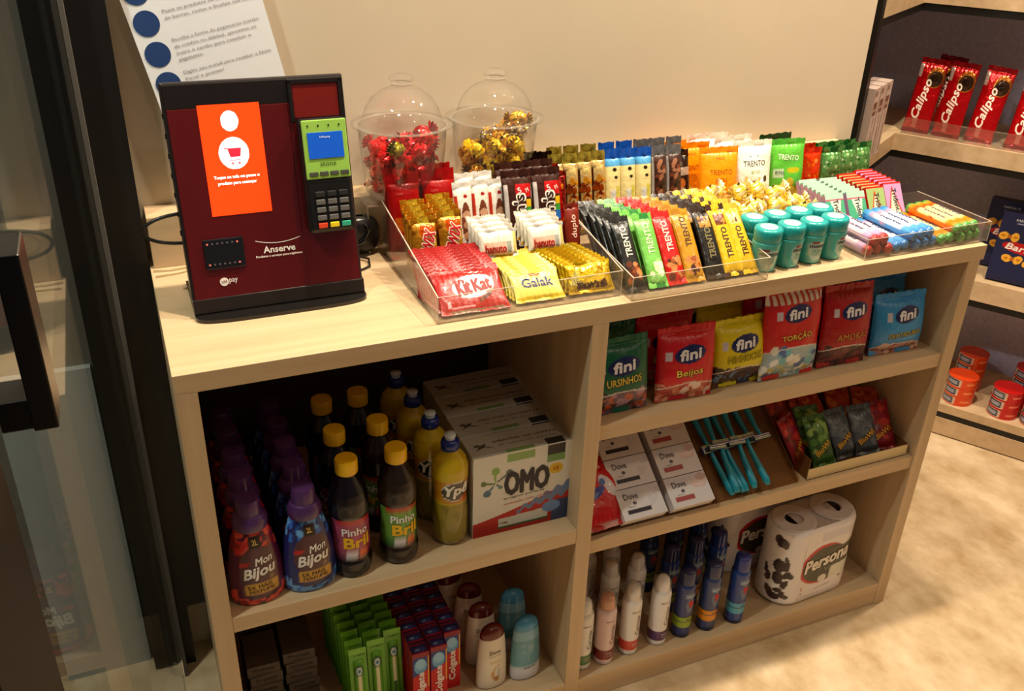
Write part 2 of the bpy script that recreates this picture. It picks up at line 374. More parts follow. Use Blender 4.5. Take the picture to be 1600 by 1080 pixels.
arc = [(x / 0.066, (0.0095 * (x / 0.033) ** 2 - 0.0) / 0.012 - 0.4) for x in np.linspace(-0.033, 0.033, 15)] + [(x / 0.066, (0.0095 * (x / 0.033) ** 2 - 0.0) / 0.012 - 0.55) for x in np.linspace(0.033, -0.033, 15)]
lg = MB()
def strip(mb, xs, zs, w, y, c):
    v = []; n = len(xs)
    for i in range(n): v += [(xs[i], y, zs[i] + w / 2), (xs[i], y, zs[i] - w / 2)]
    mb.add(v, [(2 * i, 2 * i + 1, 2 * i + 3, 2 * i + 2) for i in range(n - 1)], c)
xs = np.linspace(0.098, 0.165, 16); strip(lg, xs, 0.0765 + 0.0055 * ((xs - 0.1315) / 0.0335) ** 2 * 1.0, 0.0012, -0.0029, (235, 225, 220))
kput(lg.build('logo_arc', PM, kio))
kput(letters(kio, fl, [('Anserve', 0.132, 0.0672, 0.048, 0.0105, (244, 238, 234), 0, 0.035), ('Produtos e serviços para trigêmeos', 0.131, 0.0570, 0.070, 0.0050, (240, 226, 222), 0, 0.06),
    (20, 0.045, 0.0265, 0.013, 0.013, (236, 226, 224)), ('UM', 0.045, 0.0265, 0.0075, 0.0045, (120, 30, 34), 0, 0.02, 0, 1), ('pay', 0.0585, 0.0262, 0.0125, 0.0085, (236, 226, 224), 0, 0.01)]))
rd = kb('card_reader', [(0.022, 0.080, -0.0055, -0.002, 0.047, 0.092)], mat('reader_black', (20, 20, 26), rough=0.3), 'small black contactless reader with rows of lights', bevel=0.0012)
letters(rd, lambda U, V, o: (U, 0 * U - 0.0056 - o, V), [(8, 0.028 + i * 0.0072, z, 0.0032, 0.0032, (250, 140, 130) if i in (0, 6) else (104, 96, 100)) for i in range(7) for z in (0.0855, 0.0545)], name='indicator_lights')
# card terminal
tm = MB(); tm.box(0.178, 0.249, -0.028, -0.002, 0.086, 0.256); term = kput(tm.build('card_terminal', mat('terminal_black', (24, 24, 24), rough=0.35), kio, bevel=0.006, label='black card terminal with a lime green face'))
T = lambda name, parts, m, **k: kb(name, parts, m, parent=term, **k)
T('green_face', [(0.181, 0.2475, -0.0305, -0.0275, 0.168, 0.254)], mat('lime_plastic', (150, 196, 84), rough=0.35), bevel=0.003)
T('display', [(0.188, 0.2405, -0.0318, -0.030, 0.198, 0.236)], mat('blue_display', (24, 84, 190), rough=0.15, emit=0.35), bevel=0.0005, label='small blue display')
letters(term, lambda U, V, o: (U, 0 * U - 0.0319 - o, V), [('Infopay', 0.214, 0.229, 0.016, 0.004, (225, 235, 250), 0, 0.02)], name='display_text')
letters(term, lambda U, V, o: (U, 0 * U - 0.0306 - o, V), [('stone', 0.215, 0.190, 0.024, 0.006, (70, 92, 40), 0, 0.0)] + [(8, 0.190 + i * 0.0155, 0.2455, 0.0026, 0.0036, (30, 40, 20)) for i in range(4)], name='face_marks')
for i in range(4): T('menu_key', [(0.1855 + i * 0.0155, 0.1985 + i * 0.0155, -0.0322, -0.030, 0.1725, 0.1790)], mat('dark_key', (74, 76, 66), rough=0.4), bevel=0.001)
T('keypad_panel', [(0.182, 0.2455, -0.0295, -0.0275, 0.092, 0.1655)], mat('keypad_black', (15, 15, 16), rough=0.4), bevel=0.002)
kg = mat('grey_key', (96, 94, 92), rough=0.4)
for r_ in range(5):
    for c in range(3):
        x = 0.1905 + c * 0.0178; z = 0.1495 - r_ * 0.0118
        mm = kg if 0 < r_ < 4 else (mat('black_key', (38, 38, 38), rough=0.4) if r_ == 0 else (mat('red_key', (214, 66, 34), rough=0.4), mat('yellow_key', (228, 200, 34), rough=0.4), mat('green_key', (50, 160, 130), rough=0.4))[c])
        T('key', [(x, x + 0.0138, -0.0322, -0.029, z - 0.008, z)], mm, bevel=0.0012)
# side screws and louvres, skirt and foot
for i in range(7): kb('side_screw', [(-0.0058, -0.004, 0.012, 0.018, 0.10 + i * 0.028, 0.107 + i * 0.028)], blackm, bevel=0)
sk = MB(); sk.add([(-0.004, -0.003, 0.028), (0.257, -0.003, 0.028), (0.257, -0.008, 0.007), (-0.004, -0.008, 0.007), (-0.004, 0.06, 0.028), (0.257, 0.06, 0.028), (0.257, 0.06, 0.007), (-0.004, 0.06, 0.007)],
    [(0, 3, 2, 1), (4, 5, 6, 7), (0, 4, 7, 3), (1, 2, 6, 5), (0, 1, 5, 4), (3, 7, 6, 2)]); sk.build('lower_skirt', mat('skirt_black', (34, 27, 25), rough=0.3), kio, bevel=0.001)
ft = MB(); o_ = []
for t in np.linspace(0, math.pi, 25):
    x = 0.127 - 0.131 * np.sign(math.cos(t)) * abs(math.cos(t)) ** 0.45; y = -0.006 - 0.030 * math.sin(t) ** 0.6; o_.append((x, y))
o_ += [(0.258, 0.13), (-0.004, 0.13)]; n = len(o_)
ft.add([(x, y, 0.0) for x, y in o_] + [(x, y, 0.006) for x, y in o_], [tuple(range(n))[::-1], tuple(range(n, 2 * n))] + [(i, (i + 1) % n, n + (i + 1) % n, n + i) for i in range(n)])
ft.build('foot_plate', mat('foot_black', (22, 19, 18), rough=0.18, coat=0.3), kio)
sp = MB(); sp.box(0.03, 0.22, 0.05, 0.07, 0.005, 0.17); sp.build('rear_support', blackm, kio)
rg = MB(); rg.tube([(0.004 - 0.060 * math.cos(a), 0.075, 0.1155 + 0.0235 * math.sin(a)) for a in np.linspace(-1.5, 1.5, 26)], 0.0028, 8)
tag(rg.build('black_cable', mat('cable_black', (30, 28, 27), rough=0.3), None, smooth=True), 'loop of black cable sticking out left of the payment kiosk', 'cable').location = (0.053, 0.175, 0)
cb = MB(); cb.tube([(0.318, 0.335, 0.012), (0.335, 0.32, 0.006), (0.352, 0.30, 0.006), (0.347, 0.275, 0.003), (0.325, 0.262, 0.003)], 0.002, 6)
tag(cb.build('thin_cable', mat('cable_black'), None, smooth=True), 'thin dark cable lying on the counter right of the payment kiosk', 'cable')
lc = MB(); lc.tube([(0.004, 0.372, 0.0025), (0.03, 0.368, 0.0025), (0.062, 0.372, 0.003), (0.066, 0.362, 0.003), (0.045, 0.352, 0.0025), (0.006, 0.347, 0.0025)], 0.0013, 6)
tag(lc.build('white_cable', mat('cable_pale', (196, 170, 120), rough=0.5), None, smooth=True), 'thin pale cable on the countertop left of the kiosk', 'cable')
bgm = MB(); bgm.grid(lambda U, V: (0.036 * np.cos(U) * np.cos(V) ** 0.6, 0.022 * np.sin(U) * np.cos(V) ** 0.6, 0.036 + 0.034 * np.sin(V)), 0, 2 * math.pi, -1.5, 1.5, 20, 12)
bgo = tag(bgm.build('power_adapter', mat('cable_black'), None, smooth=True), 'bunched black power adapter and cables behind the kiosk', 'adapter'); bgo.location = (0.350, 0.345, 0.0)
kp = MB(); kp.tube([(-0.02, -0.02, 0.02), (0.0, -0.024, 0.032), (0.012, -0.018, 0.046), (0.006, -0.02, 0.06)], 0.0045, 8); kp.build('plug', mat('plug_black', (20, 20, 20), rough=0.15, coat=0.5), bgo, smooth=True)
GAM[0] = 1.38
# ---------------------------------------------------------------- packet builder
def pack(name, w, h, d, art, texts=(), m=PR, ft=0.008, fb=0.008, wr=0.0012, seed=1, step=0.0014, back=None, fin=None, pu=3.0, pinch=0.05, cut=0.0012, lname='lettering', curl=1.0):
    """film packet standing on its lower end, face towards -y; art is painted in metres (x from the middle, z up)"""
    def fn(X, Z, out=0.0):
        U = np.clip(2 * X / w, -1, 1); s = np.clip((Z - fb) / (h - ft - fb), 0, 1)
        prof = np.clip(1 - np.abs(2 * s - 1) ** pu, 0, 1) ** 0.62; cr = np.clip(1 - np.abs(U) ** pu, 0, 1) ** 0.5
        body = prof * cr
        ends = 1 - np.clip(np.minimum(Z, h - Z) / 0.03, 0, 1)
        y = -d / 2 * body - wr * wob(X, Z, seed) * (0.35 + body) - 0.0016 * curl * ends * np.sin(X * 190 / max(w / 0.05, 1) + seed) - 0.0009 * ends * np.sin(X * 620 + seed * 2) * (prof > 0.02) - 0.0004 * np.sin(X * 2600) * (prof < 0.02)
        x = X * (1 - pinch * prof); z = Z + cut * np.sign(np.sin(X * 1800)) * ((Z > h - 0.0005) * 1.0 - (Z < 0.0005) * 1.0)
        return x, y - out, np.maximum(z, 0.0)
    b = MB(); nu = max(8, int(w / step)); nv = max(8, int(h / step))
    if fin: art.rect(-w, w, h - ft, h, fin); art.rect(-w, w, 0, fb, fin)
    b.grid(fn, -w / 2, w / 2, 0, h, nu, nv, art=art)
    bk = back or fin or art.b
    b.grid(lambda X, Z: (lambda q: (q[0], 0.0003 - 0.9 * q[1], q[2]))(fn(X, Z)), -w / 2, w / 2, 0, h, max(6, nu // 3), max(8, nv // 3), c=bk, flip=True)
    o = b.build(name, m, None, smooth=True)
    if texts: letters(o, fn, texts, name=lname)['kind'] = 'stuff'
    return o
def tray(label, x0, x1, y0, y1, hf, hb, z=0.0, group='clear acrylic trays on the counter', t=0.002):
    o = thing('acrylic_tray', label, 'tray', (x0, y0, z), 0, group); w = x1 - x0; d = y1 - y0
    def part(n, f, m=acryl):
        b = MB(); f(b); return b.build(n, m, o)
    part('base', lambda b: b.box(0, w, 0, d, 0, t)); part('front_lip', lambda b: b.box(0, w, 0, t, t, hf)); part('back_wall', lambda b: b.box(0, w, d - t, d, t, hb))
    for xx in (0, w - t):
        part('side_wall', lambda b: b.add([(xx, t, t), (xx + t, t, t), (xx + t, d - t, t), (xx, d - t, t), (xx, t, hf), (xx + t, t, hf), (xx + t, d - t, hb), (xx, d - t, hb)],
            [(0, 3, 2, 1), (4, 5, 6, 7), (0, 1, 5, 4), (1, 2, 6, 5), (2, 3, 7, 6), (3, 0, 4, 7)]))
        part('cut_edge', lambda b: (b.add([(xx, 0, hf), (xx + t, 0, hf), (xx + t, d, hb), (xx, d, hb), (xx, 0, hf + .0008), (xx + t, 0, hf + .0008), (xx + t, d, hb + .0008), (xx, d, hb + .0008)],
            [(0, 3, 2, 1), (4, 5, 6, 7), (0, 1, 5, 4), (1, 2, 6, 5), (2, 3, 7, 6), (3, 0, 4, 7)]), b.box(xx - .0002, xx + .0012, -.0003, .001, 0, hf)), edgem)
    part('cut_edge', lambda b: b.box(0, w, 0, t, hf, hf + 0.0008), edgem)
    return o
tray('large clear acrylic tray of chocolate bars right of the kiosk', 0.386, 0.702, 0.030, 0.330, 0.043, 0.098)
tray('clear acrylic tray of slim wafer bars in the middle of the counter', 0.706, 0.974, 0.004, 0.252, 0.040, 0.07)
tray('clear acrylic tray of mint rolls at the right end of the counter', 1.196, 1.500, 0.016, 0.208, 0.039, 0.039)

RED = (206, 14, 20)
# red four-finger wafers
A = Art((188, 4, 10)); A.ell(0.006, 0.046, 0.037, 0.0215, WHITE, 8)
A.rect(-0.045, -0.040, 0.012, 0.024, (226, 190, 190)).rect(-0.04, 0.0, 0.0095, 0.0125, (226, 170, 170)).rect(-0.046, 0.046, 0.0, 0.006, (170, 140, 120)).ell(0.018, 0.022, 0.012, 0.004, (150, 84, 42), 35).ell(0.032, 0.033, 0.008, 0.003, (166, 96, 50), 10).ell(0.026, 0.026, 0.010, 0.003, (110, 56, 26), 35)
kk = pack('wafer_packet', 0.114, 0.082, 0.011, A, [('Nestlé', -0.016, 0.058, 0.012, 0.004, (190, 20, 24), 8, 0.01), ('Kit', -0.012, 0.0450, 0.027, 0.030, (170, 6, 12), 8, 0.05, 0.15), ('Kat', 0.020, 0.0475, 0.033, 0.025, (170, 6, 12), 8, 0.05, 0.1)], ft=0.007, fb=0.004, seed=3, back=(180, 4, 10))
for i in range(10):
    place(kk, (0.4535 - 0.0015 * i, 0.040 + 0.0085 * i, 0.0045), -57 + 1.8 * i, 0, random.Random(i).uniform(-1.2, 1.2) - 2, 'red wafer packet, %s in the leaning stack at the tray corner' % ORD[i], 'chocolate', 'red wafer packets leaning in a stack')
# white chocolate packets, pale yellow
A = Art((240, 226, 130)); A.rect(-0.05, 0.05, 0.0, 0.009, (226, 200, 60)).spots(5, 12, -0.04, 0.04, 0.045, 0.058, 0.002, 0.006, [(232, 190, 60), (246, 240, 190)]).ell(0.0, 0.048, 0.011, 0.0035, (186, 92, 40))
ga = pack('white_chocolate_packet', 0.086, 0.058, 0.010, A, [('Galak', 0.0, 0.032, 0.056, 0.017, (52, 62, 130), 0, 0.035), ('Nestlé', 0.0, 0.048, 0.014, 0.0035, (240, 220, 190), 0, 0.01)], ft=0.006, fb=0.005, seed=4, back=(238, 222, 110))
for i in range(8):
    place(ga, (0.565 - 0.0015 * i, 0.044 + 0.0105 * i, 0.005), -52 + 2 * i, 0, random.Random(i + 20).uniform(-1.5, 1.5) - 2, 'pale yellow white-chocolate packet, %s in its leaning stack' % ORD[i], 'chocolate', 'pale yellow chocolate packets in a stack')
# gold packets with chocolate balls
A = Art((222, 190, 40)); A.tri((-0.040, 0.014), (-0.02, 0.05), (0.0, 0.014), (206, 196, 130)).spots(9, 60, -0.026, 0.030, 0.008, 0.020, 0.0015, 0.003, [(92, 48, 22), (120, 70, 34), (74, 36, 16)]).ell(0.002, 0.026, 0.026, 0.011, (236, 206, 60)).spots(10, 14, -0.04, 0.04, 0.035, 0.05, 0.002, 0.006, [(240, 224, 120), (196, 158, 40)])
A.spots(12, 50, -0.024, 0.028, 0.007, 0.017, 0.0015, 0.0026, [(92, 48, 22), (130, 76, 38), (74, 36, 16)])
ba = pack('gold_chocolate_packet', 0.082, 0.054, 0.012, A, ft=0.006, fb=0.005, seed=6, m=PF, back=(222, 190, 50))
for i in range(9):
    place(ba, (0.6555 - 0.003 * i, 0.044 + 0.0095 * i, 0.006), -38 + 1.5 * i, 0, random.Random(i + 40).uniform(-1.5, 1.5) - 2, 'shiny gold packet printed with chocolate balls, %s in its stack' % ORD[i], 'chocolate', 'gold chocolate-ball packets in a stack')
# caramel bars, gold with red letters reading upwards
A = Art((204, 150, 52)); A.ell(0.004, 0.088, 0.013, 0.016, (222, 110, 24)).ell(0.002, 0.055, 0.010, 0.028, (206, 166, 90)).spots(3, 12, -0.02, 0.02, 0.0, 0.1, 0.002, 0.005, [(228, 190, 96), (170, 112, 40)])
tw = pack('caramel_bar', 0.042, 0.112, 0.018, A, [('TWIX', 0.003, 0.068, 0.050, 0.023, (246, 226, 210), 72, 0.09, 0.25), ('TWIX', 0.003, 0.068, 0.047, 0.020, (198, 16, 34), 72, 0.04, 0.25, 0.8)], m=PF, ft=0.012, fb=0.008, seed=8, fin=(226, 196, 74), back=(206, 150, 40))
for c in range(2):
    for i in range(4):
        place(tw, (0.4175 + 0.0445 * c, 0.166 + 0.017 * i, 0.003 + 0.004 * i + 0.006 * c), -18 - 1 * i, 0, -2, 'gold caramel bar, %s in the %s row behind the red wafers' % (ORD[i], ('left', 'right')[c]), 'chocolate', 'gold caramel bars in two rows')
# tall plain red packets at the back
A = Art((184, 4, 10)); A.ell(0.006, 0.088, 0.015, 0.012, (104, 40, 22)).ell(0.004, 0.084, 0.010, 0.006, (150, 84, 44)).rect(-0.02, 0.02, 0.05, 0.074, (210, 120, 30))
rp = pack('red_chocolate_packet', 0.058, 0.150, 0.018, A, [('Lacta', -0.008, 0.115, 0.012, 0.005, (226, 120, 110), 0, 0.01)], ft=0.02, fb=0.01, seed=11, fin=(190, 8, 12), back=(180, 10, 14))
for c in range(2):
    for i in range(2):
        place(rp, (0.418 + 0.062 * c, 0.286 + 0.020 * i, 0.003 + 0.004 * i), -10, 0, -2 - 3 * c, 'tall glossy red packet, %s one, in the %s back corner column' % (('front', 'rear')[i], ('left', 'right')[c]), 'chocolate', 'tall red packets behind the caramel bars')
# white milk-chocolate fingers
A = Art((240, 232, 222)); A.ell(0.003, 0.075, 0.009, 0.034, (140, 84, 54)).ell(0.004, 0.088, 0.0075, 0.0065, (214, 176, 148)).ell(0.004, 0.070, 0.0075, 0.0065, (206, 166, 138)).ell(0.004, 0.052, 0.0075, 0.0065, (200, 158, 128)).rect(-0.016, -0.010, 0.0, 0.12, (208, 74, 40)).ell(0.004, 0.034, 0.010, 0.008, (104, 150, 196)).ell(0.004, 0.119, 0.0035, 0.0035, (186, 40, 34)).rect(-0.016, 0.016, 0.0, 0.026, (150, 176, 206))
kb_ = pack('milk_chocolate_bar', 0.034, 0.142, 0.014, A, ft=0.009, fb=0.006, seed=13, back=WHITE)
for i, (x, y, z) in enumerate(((0.5050, 0.222, 0), (0.5380, 0.226, 0), (0.5680, 0.224, 0), (0.5200, 0.252, 0.006), (0.5550, 0.254, 0.006))):
    place(kb_, (x, y, z + 0.003), -15, 0, -3, ('white milk-chocolate bar with brown hearts, %s of the front three' % ('left', 'middle', 'right')[i]) if i < 3 else 'white milk-chocolate bar tucked behind the front three, on the %s' % ('left', 'right')[i - 3], 'chocolate', 'white milk-chocolate bars in the tray')
# brown candy-coated chocolate packets with sideways letters
A = Art((88, 48, 34)); A.rect(-0.0255, -0.0185, 0.03, 0.135, (216, 208, 204)).rect(-0.004, 0.026, 0.112, 0.135, (206, 28, 36)).rect(0.016, 0.026, 0.095, 0.108, (240, 200, 40)).rect(0.016, 0.026, 0.084, 0.095, (90, 170, 80)).rect(0.016, 0.026, 0.068, 0.084, (60, 130, 200)).rect(0.012, 0.026, 0.05, 0.066, (196, 120, 60))
mm_ = pack('candy_chocolate_packet', 0.055, 0.158, 0.016, A, [('m&m\'s', 0.001, 0.074, 0.092, 0.029, (244, 236, 226), 90, 0.10, 0.0), ('m&m\'s', 0.001, 0.074, 0.086, 0.022, (74, 38, 28), 90, 0.03, 0.0, 0.8), ('5', 0.003, 0.124, 0.007, 0.010, (246, 220, 220), 20, 0.04), ('M', 0.018, 0.124, 0.006, 0.008, (246, 210, 200), 20, 0.04)], ft=0.012, fb=0.008, seed=15, fin=(92, 54, 40), back=(80, 44, 30))
for c in range(2):
    for i in range(2):
        place(mm_, (0.6000 + 0.055 * c, 0.207 + 0.030 * i, 0.003 + 0.006 * i), -16, 0, -3, 'brown packet of candy-coated chocolates, %s, %s of the pair' % (('front', 'rear')[i], ('left', 'right')[c]), 'chocolate', 'brown candy-coated chocolate packets')
# narrow orange and red bars at the tray edge
A = Art((150, 40, 26)); A.spots(2, 16, -0.014, 0.014, 0.03, 0.14, 0.002, 0.006, [(226, 110, 24), (214, 30, 24), (230, 150, 40), (206, 34, 24)]).rect(-0.004, 0.004, 0.06, 0.14, (216, 26, 24))
du = pack('orange_red_bar', 0.028, 0.145, 0.014, A, ft=0.009, fb=0.006, seed=17, back=(190, 60, 30), m=PF)
place(du, (0.6865, 0.222, 0.003), -16, 0, -3, 'narrow orange and red bar, nearer one, at the right tray edge', 'chocolate', 'narrow orange and red bars')
place(du, (0.6850, 0.250, 0.008), -16, 0, -4, 'narrow orange and red bar, farther one, at the right tray edge', 'chocolate', 'narrow orange and red bars')
A = Art((150, 62, 40)); A.rect(-0.015, 0.015, 0.0, 0.03, (122, 46, 32))
du2 = pack('brown_bar', 0.028, 0.105, 0.013, A, [('duplo', 0.002, 0.066, 0.040, 0.013, (240, 206, 190), 90, 0.03)], ft=0.008, fb=0.006, seed=18, back=(140, 60, 40))
place(du2, (0.6850, 0.168, 0.003), -18, 0, -3, 'reddish brown bar with pale upright letters beside the hazelnut wafers', 'chocolate')
# hazelnut wafer packets
A = Art((244, 238, 224)); A.rect(-0.028, 0.0135, 0.006, 0.026, (250, 206, 186)).rect(0.014, 0.024, 0.008, 0.026, (190, 190, 182)).rect(-0.04, 0.04, 0.0, 0.005, (236, 196, 60)).rect(0.027, 0.04, 0, 0.06, (228, 214, 140))
ha = pack('hazelnut_wafer_packet', 0.068, 0.048, 0.014, A, [('hanuto', -0.006, 0.0155, 0.038, 0.014, (204, 62, 34), 0, 0.04)], ft=0.005, fb=0.004, seed=19, back=WHITE)
for c in range(2):
    for i in range(4):
        place(ha, (0.5300 + 0.0870 * c - 0.001 * i, 0.140 + 0.014 * i, 0.046 + 0.003 * i), -22, 0, -3 + 3 * c, 'white hazelnut wafer packet, %s in the %s of two stacks' % (ORD[i], ('left', 'right')[c]), 'wafer', 'white hazelnut wafer packets')
# dark brown packets poking up behind
A = Art((58, 30, 26)); A.spots(4, 8, -0.02, 0.02, 0.09, 0.13, 0.002, 0.005, [(150, 60, 40), (110, 70, 60), (190, 120, 90)])
db = pack('dark_brown_bar', 0.040, 0.150, 0.016, A, ft=0.018, fb=0.008, seed=21, fin=(46, 26, 24), m=PF)
for i, (x, y, z) in enumerate(((0.668, 0.296, 0.003), (0.705, 0.340, 0.0), (0.680, 0.345, 0.0))):
    place(db, (x, y, z), -8, 0, -4 + 6 * i, 'dark brown foil bar behind the candy packets, %s of three' % ('front', 'right', 'left rear')[i], 'chocolate', 'dark brown foil bars')

# ---------------------------------------------------------------- slim wafer bars in the middle tray
def slim(name, base, fin, text, tcol, pic, top=None, seed=1, m=PR, tz=0.080, tl=0.056, back=None, dark=None):
    A = Art(base)
    if dark: A.rect(-0.02, 0.02, 0.0, 0.095, dark)
    if pic: A.spots(seed, 16, -0.010, 0.012, 0.014, 0.048, 0.003, 0.007, pic)
    if top: A.rect(-0.012, 0.012, 0.092, 0.114, top); A.spots(seed + 1, 5, -0.008, 0.008, 0.095, 0.110, 0.002, 0.005, [(206, 160, 84), (120, 60, 30)])
    return pack(name, 0.036, 0.134, 0.015, A, [(text, 0.0, tz, tl, 0.0125, tcol, 90, 0.03, 0.0)], m=m, ft=0.012, fb=0.008, seed=seed, fin=fin, back=back or base)
NUT = [(126, 66, 34), (176, 104, 52), (96, 46, 24), (206, 150, 96)]
cols = [
 ('slim_wafer_bar', 'black', slim('slim_wafer_bar', (38, 36, 32), (30, 28, 26), 'TRENTO', (228, 226, 214), NUT, seed=31, tz=0.086), 0.7300),
 ('slim_wafer_bar', 'light green', slim('slim_wafer_bar', (138, 200, 106), (44, 146, 66), 'TRENTO', (214, 238, 196), [(220, 240, 210), (170, 220, 140), (240, 230, 190)], seed=32, tz=0.086), 0.7720),
 ('slim_wafer_bar', 'red', slim('slim_wafer_bar', (208, 30, 22), (196, 20, 18), 'TRENTO', (246, 220, 210), NUT, seed=33, tz=0.086), 0.8080),
 ('slim_wafer_bar', 'golden', slim('slim_wafer_bar', (206, 162, 48), (186, 140, 30), 'TRENTO', (112, 80, 24), NUT, seed=34, tz=0.090), 0.8450),
 ('slim_wafer_bar', 'black and gold', slim('slim_wafer_bar', (60, 48, 30), (70, 44, 26), 'TRENTO', (150, 138, 96), None, (196, 160, 84), seed=35, dark=(36, 33, 28), tz=0.064), 0.8860),
 ('slim_wafer_bar', 'yellow, brown-topped', slim('slim_wafer_bar', (230, 196, 52), (84, 46, 26), 'TRENTO', (104, 72, 24), None, (150, 84, 40), seed=36, tz=0.060), 0.9220),
 ('slim_wafer_bar', 'yellow, cream-topped', slim('slim_wafer_bar', (232, 196, 56), (214, 180, 70), 'TRENTO', (110, 76, 24), None, (240, 224, 160), seed=37, tz=0.060), 0.9545)]
for n, cn, proto, x in cols:
    for i in range(5):
        g = random.Random(int(x * 1000) + i)
        place(proto, (x + 0.0012 * i + g.uniform(-.0008, .0008), 0.026 + 0.0285 * i, 0.0045), -43 - 2.6 * i + g.uniform(-1.5, 1.5), 0, -3 + g.uniform(-1.5, 1.5) + (2 if x > 0.9 else 0), '%s slim wafer bar, %s in its column of the middle tray' % (cn, ORD[i]), 'wafer', 'slim wafer bars in the middle tray, %s' % cn)

# ---------------------------------------------------------------- snack bars and pouches along the ledge
def snack(name, base, fin, arts, w=0.032, h=0.150, d=0.018, seed=1, m=PR, texts=()):
    A = Art(base)
    for a in arts: getattr(A, a[0])(*a[1:])
    return pack(name, w, h, d, A, texts, m=m, ft=0.018, fb=0.008, seed=seed, fin=fin, back=fin)
gold = snack('cereal_bar', (222, 196, 140), (190, 172, 84), [('rect', -0.02, -0.011, 0, 0.12, (104, 54, 28)), ('spots', 5, 22, -0.010, 0.012, 0.03, 0.10, 0.003, 0.007, [(176, 92, 34), (206, 130, 50), (150, 66, 26), (226, 166, 60)]), ('ell', 0.003, 0.118, 0.007, 0.007, (236, 214, 150))], seed=41, m=PF)
bluep = snack('cereal_bar', (236, 222, 168), (40, 110, 196), [('above', lambda X: 0.118 + 4 * X * X, (110, 180, 220)), ('ell', 0.002, 0.112, 0.004, 0.004, (70, 44, 26)), ('ell', 0.004, 0.098, 0.004, 0.003, (70, 44, 26)), ('rect', -0.008, 0.003, 0.02, 0.075, (226, 224, 216)), ('rect', 0.003, 0.012, 0.02, 0.08, (216, 208, 110))], w=0.034, seed=42)
greyp = snack('cereal_bar', (92, 60, 48), (128, 126, 128), [('spots', 6, 26, -0.012, 0.012, 0.03, 0.12, 0.003, 0.007, [(70, 36, 26), (140, 84, 60), (56, 30, 22), (176, 130, 104)]), ('rect', -0.018, -0.013, 0, 0.13, (190, 184, 180))], w=0.034, seed=43)
sn = [(gold, 0.7160, 0.300, 'cream and orange'), (gold, 0.7430, 0.296, 'cream and orange'), (gold, 0.7720, 0.296, 'cream and orange'), (gold, 0.8010, 0.300, 'cream and orange'),
      (bluep, 0.8330, 0.300, 'blue-topped cream'), (bluep, 0.8650, 0.298, 'blue-topped cream'), (bluep, 0.8970, 0.296, 'blue-topped cream'), (greyp, 0.9320, 0.296, 'grey-topped chocolate'), (greyp, 0.9640, 0.294, 'grey-topped chocolate')]
for i, (pr_, x, y, cn) in enumerate(sn):
    same = [q for q in sn if q[0] is pr_]; k = same.index(sn[i])
    place(pr_, (x, y, 0.004), -12, 0, -3 + (i % 3) * 1.5, '%s cereal bar in the front row by the ledge, %s from the left' % (cn, ('first', 'second', 'third', 'fourth')[k]), 'snack bar', '%s cereal bars' % cn)
sb_ = [(gold, 0.732, 'cream and orange'), (gold, 0.766, 'cream and orange'), (gold, 0.802, 'cream and orange'), (bluep, 0.842, 'blue-topped cream'), (bluep, 0.880, 'blue-topped cream'), (greyp, 0.918, 'grey-topped chocolate'), (greyp, 0.955, 'grey-topped chocolate'), (greyp, 0.992, 'grey-topped chocolate')]
for i, (pr_, x, cn) in enumerate(sb_):
    same = [q for q in sb_ if q[0] is pr_]; k = same.index(sb_[i])
    place(pr_, (x, 0.352, 0.004), -6, 0, 3 - (i % 3) * 3, '%s cereal bar in the rear row against the ledge, %s from the left' % (cn, ('first', 'second', 'third', 'fourth')[k]), 'snack bar', '%s cereal bars' % cn)
def pouch(name, base, arts, w=0.085, h=0.140, d=0.028, seed=1, texts=(), fin=None, m=PR, ft=0.012):
    A = Art(base)
    for a in arts: getattr(A, a[0])(*a[1:])
    return pack(name, w, h, d, A, texts, m=m, ft=ft, fb=0.006, seed=seed, fin=fin, back=base, pu=2.4, wr=0.0022, pinch=0.03)
dk = pouch('snack_pouch', (70, 56, 48), [('rect', -0.05, 0.05, 0.085, 0.100, (206, 198, 186)), ('ell', -0.018, 0.078, 0.012, 0.006, (214, 190, 60)), ('ell', 0.012, 0.070, 0.012, 0.010, (206, 140, 80)), ('ell', 0.016, 0.045, 0.013, 0.016, (196, 190, 190)), ('spots', 4, 10, -0.04, 0.04, 0.105, 0.13, 0.003, 0.007, [(130, 124, 120), (226, 180, 40), (96, 90, 88)])], w=0.078, h=0.135, seed=51, m=PF)
orp = pouch('snack_pouch', (250, 172, 14), [('above', lambda X: 0.128 + 0 * X, (255, 170, 10)), ('spots', 8, 12, -0.035, 0.035, 0.012, 0.055, 0.007, 0.013, [(250, 226, 110), (240, 206, 60), (255, 240, 170)])], seed=52, texts=[('TRENTO', 0.0, 0.092, 0.050, 0.010, (186, 112, 14), 0, 0.0), ('BITES', 0.0, 0.076, 0.026, 0.008, (196, 122, 16), 0, 0.0), ('PEC', 0.0, 0.118, 0.018, 0.005, (206, 126, 14), 0, 0.0)])
whp = pouch('snack_pouch', (250, 246, 236), [('spots', 9, 10, -0.035, 0.036, 0.012, 0.05, 0.007, 0.012, [(240, 226, 180), (250, 238, 206)]), ('ell', 0.026, 0.066, 0.005, 0.007, (104, 84, 40)), ('ell', 0.012, 0.038, 0.005, 0.006, (96, 78, 36)), ('ell', 0.001, 0.062, 0.003, 0.003, (120, 100, 60))], w=0.090, h=0.142, seed=53, texts=[('TRENTO', 0.0, 0.098, 0.052, 0.011, (104, 98, 92), 0, 0.0), ('BITES', 0.002, 0.081, 0.022, 0.006, (170, 196, 120), 0, 0.0), ('.  .', 0.0, 0.112, 0.02, 0.002, (90, 86, 80), 0, 0.02)])
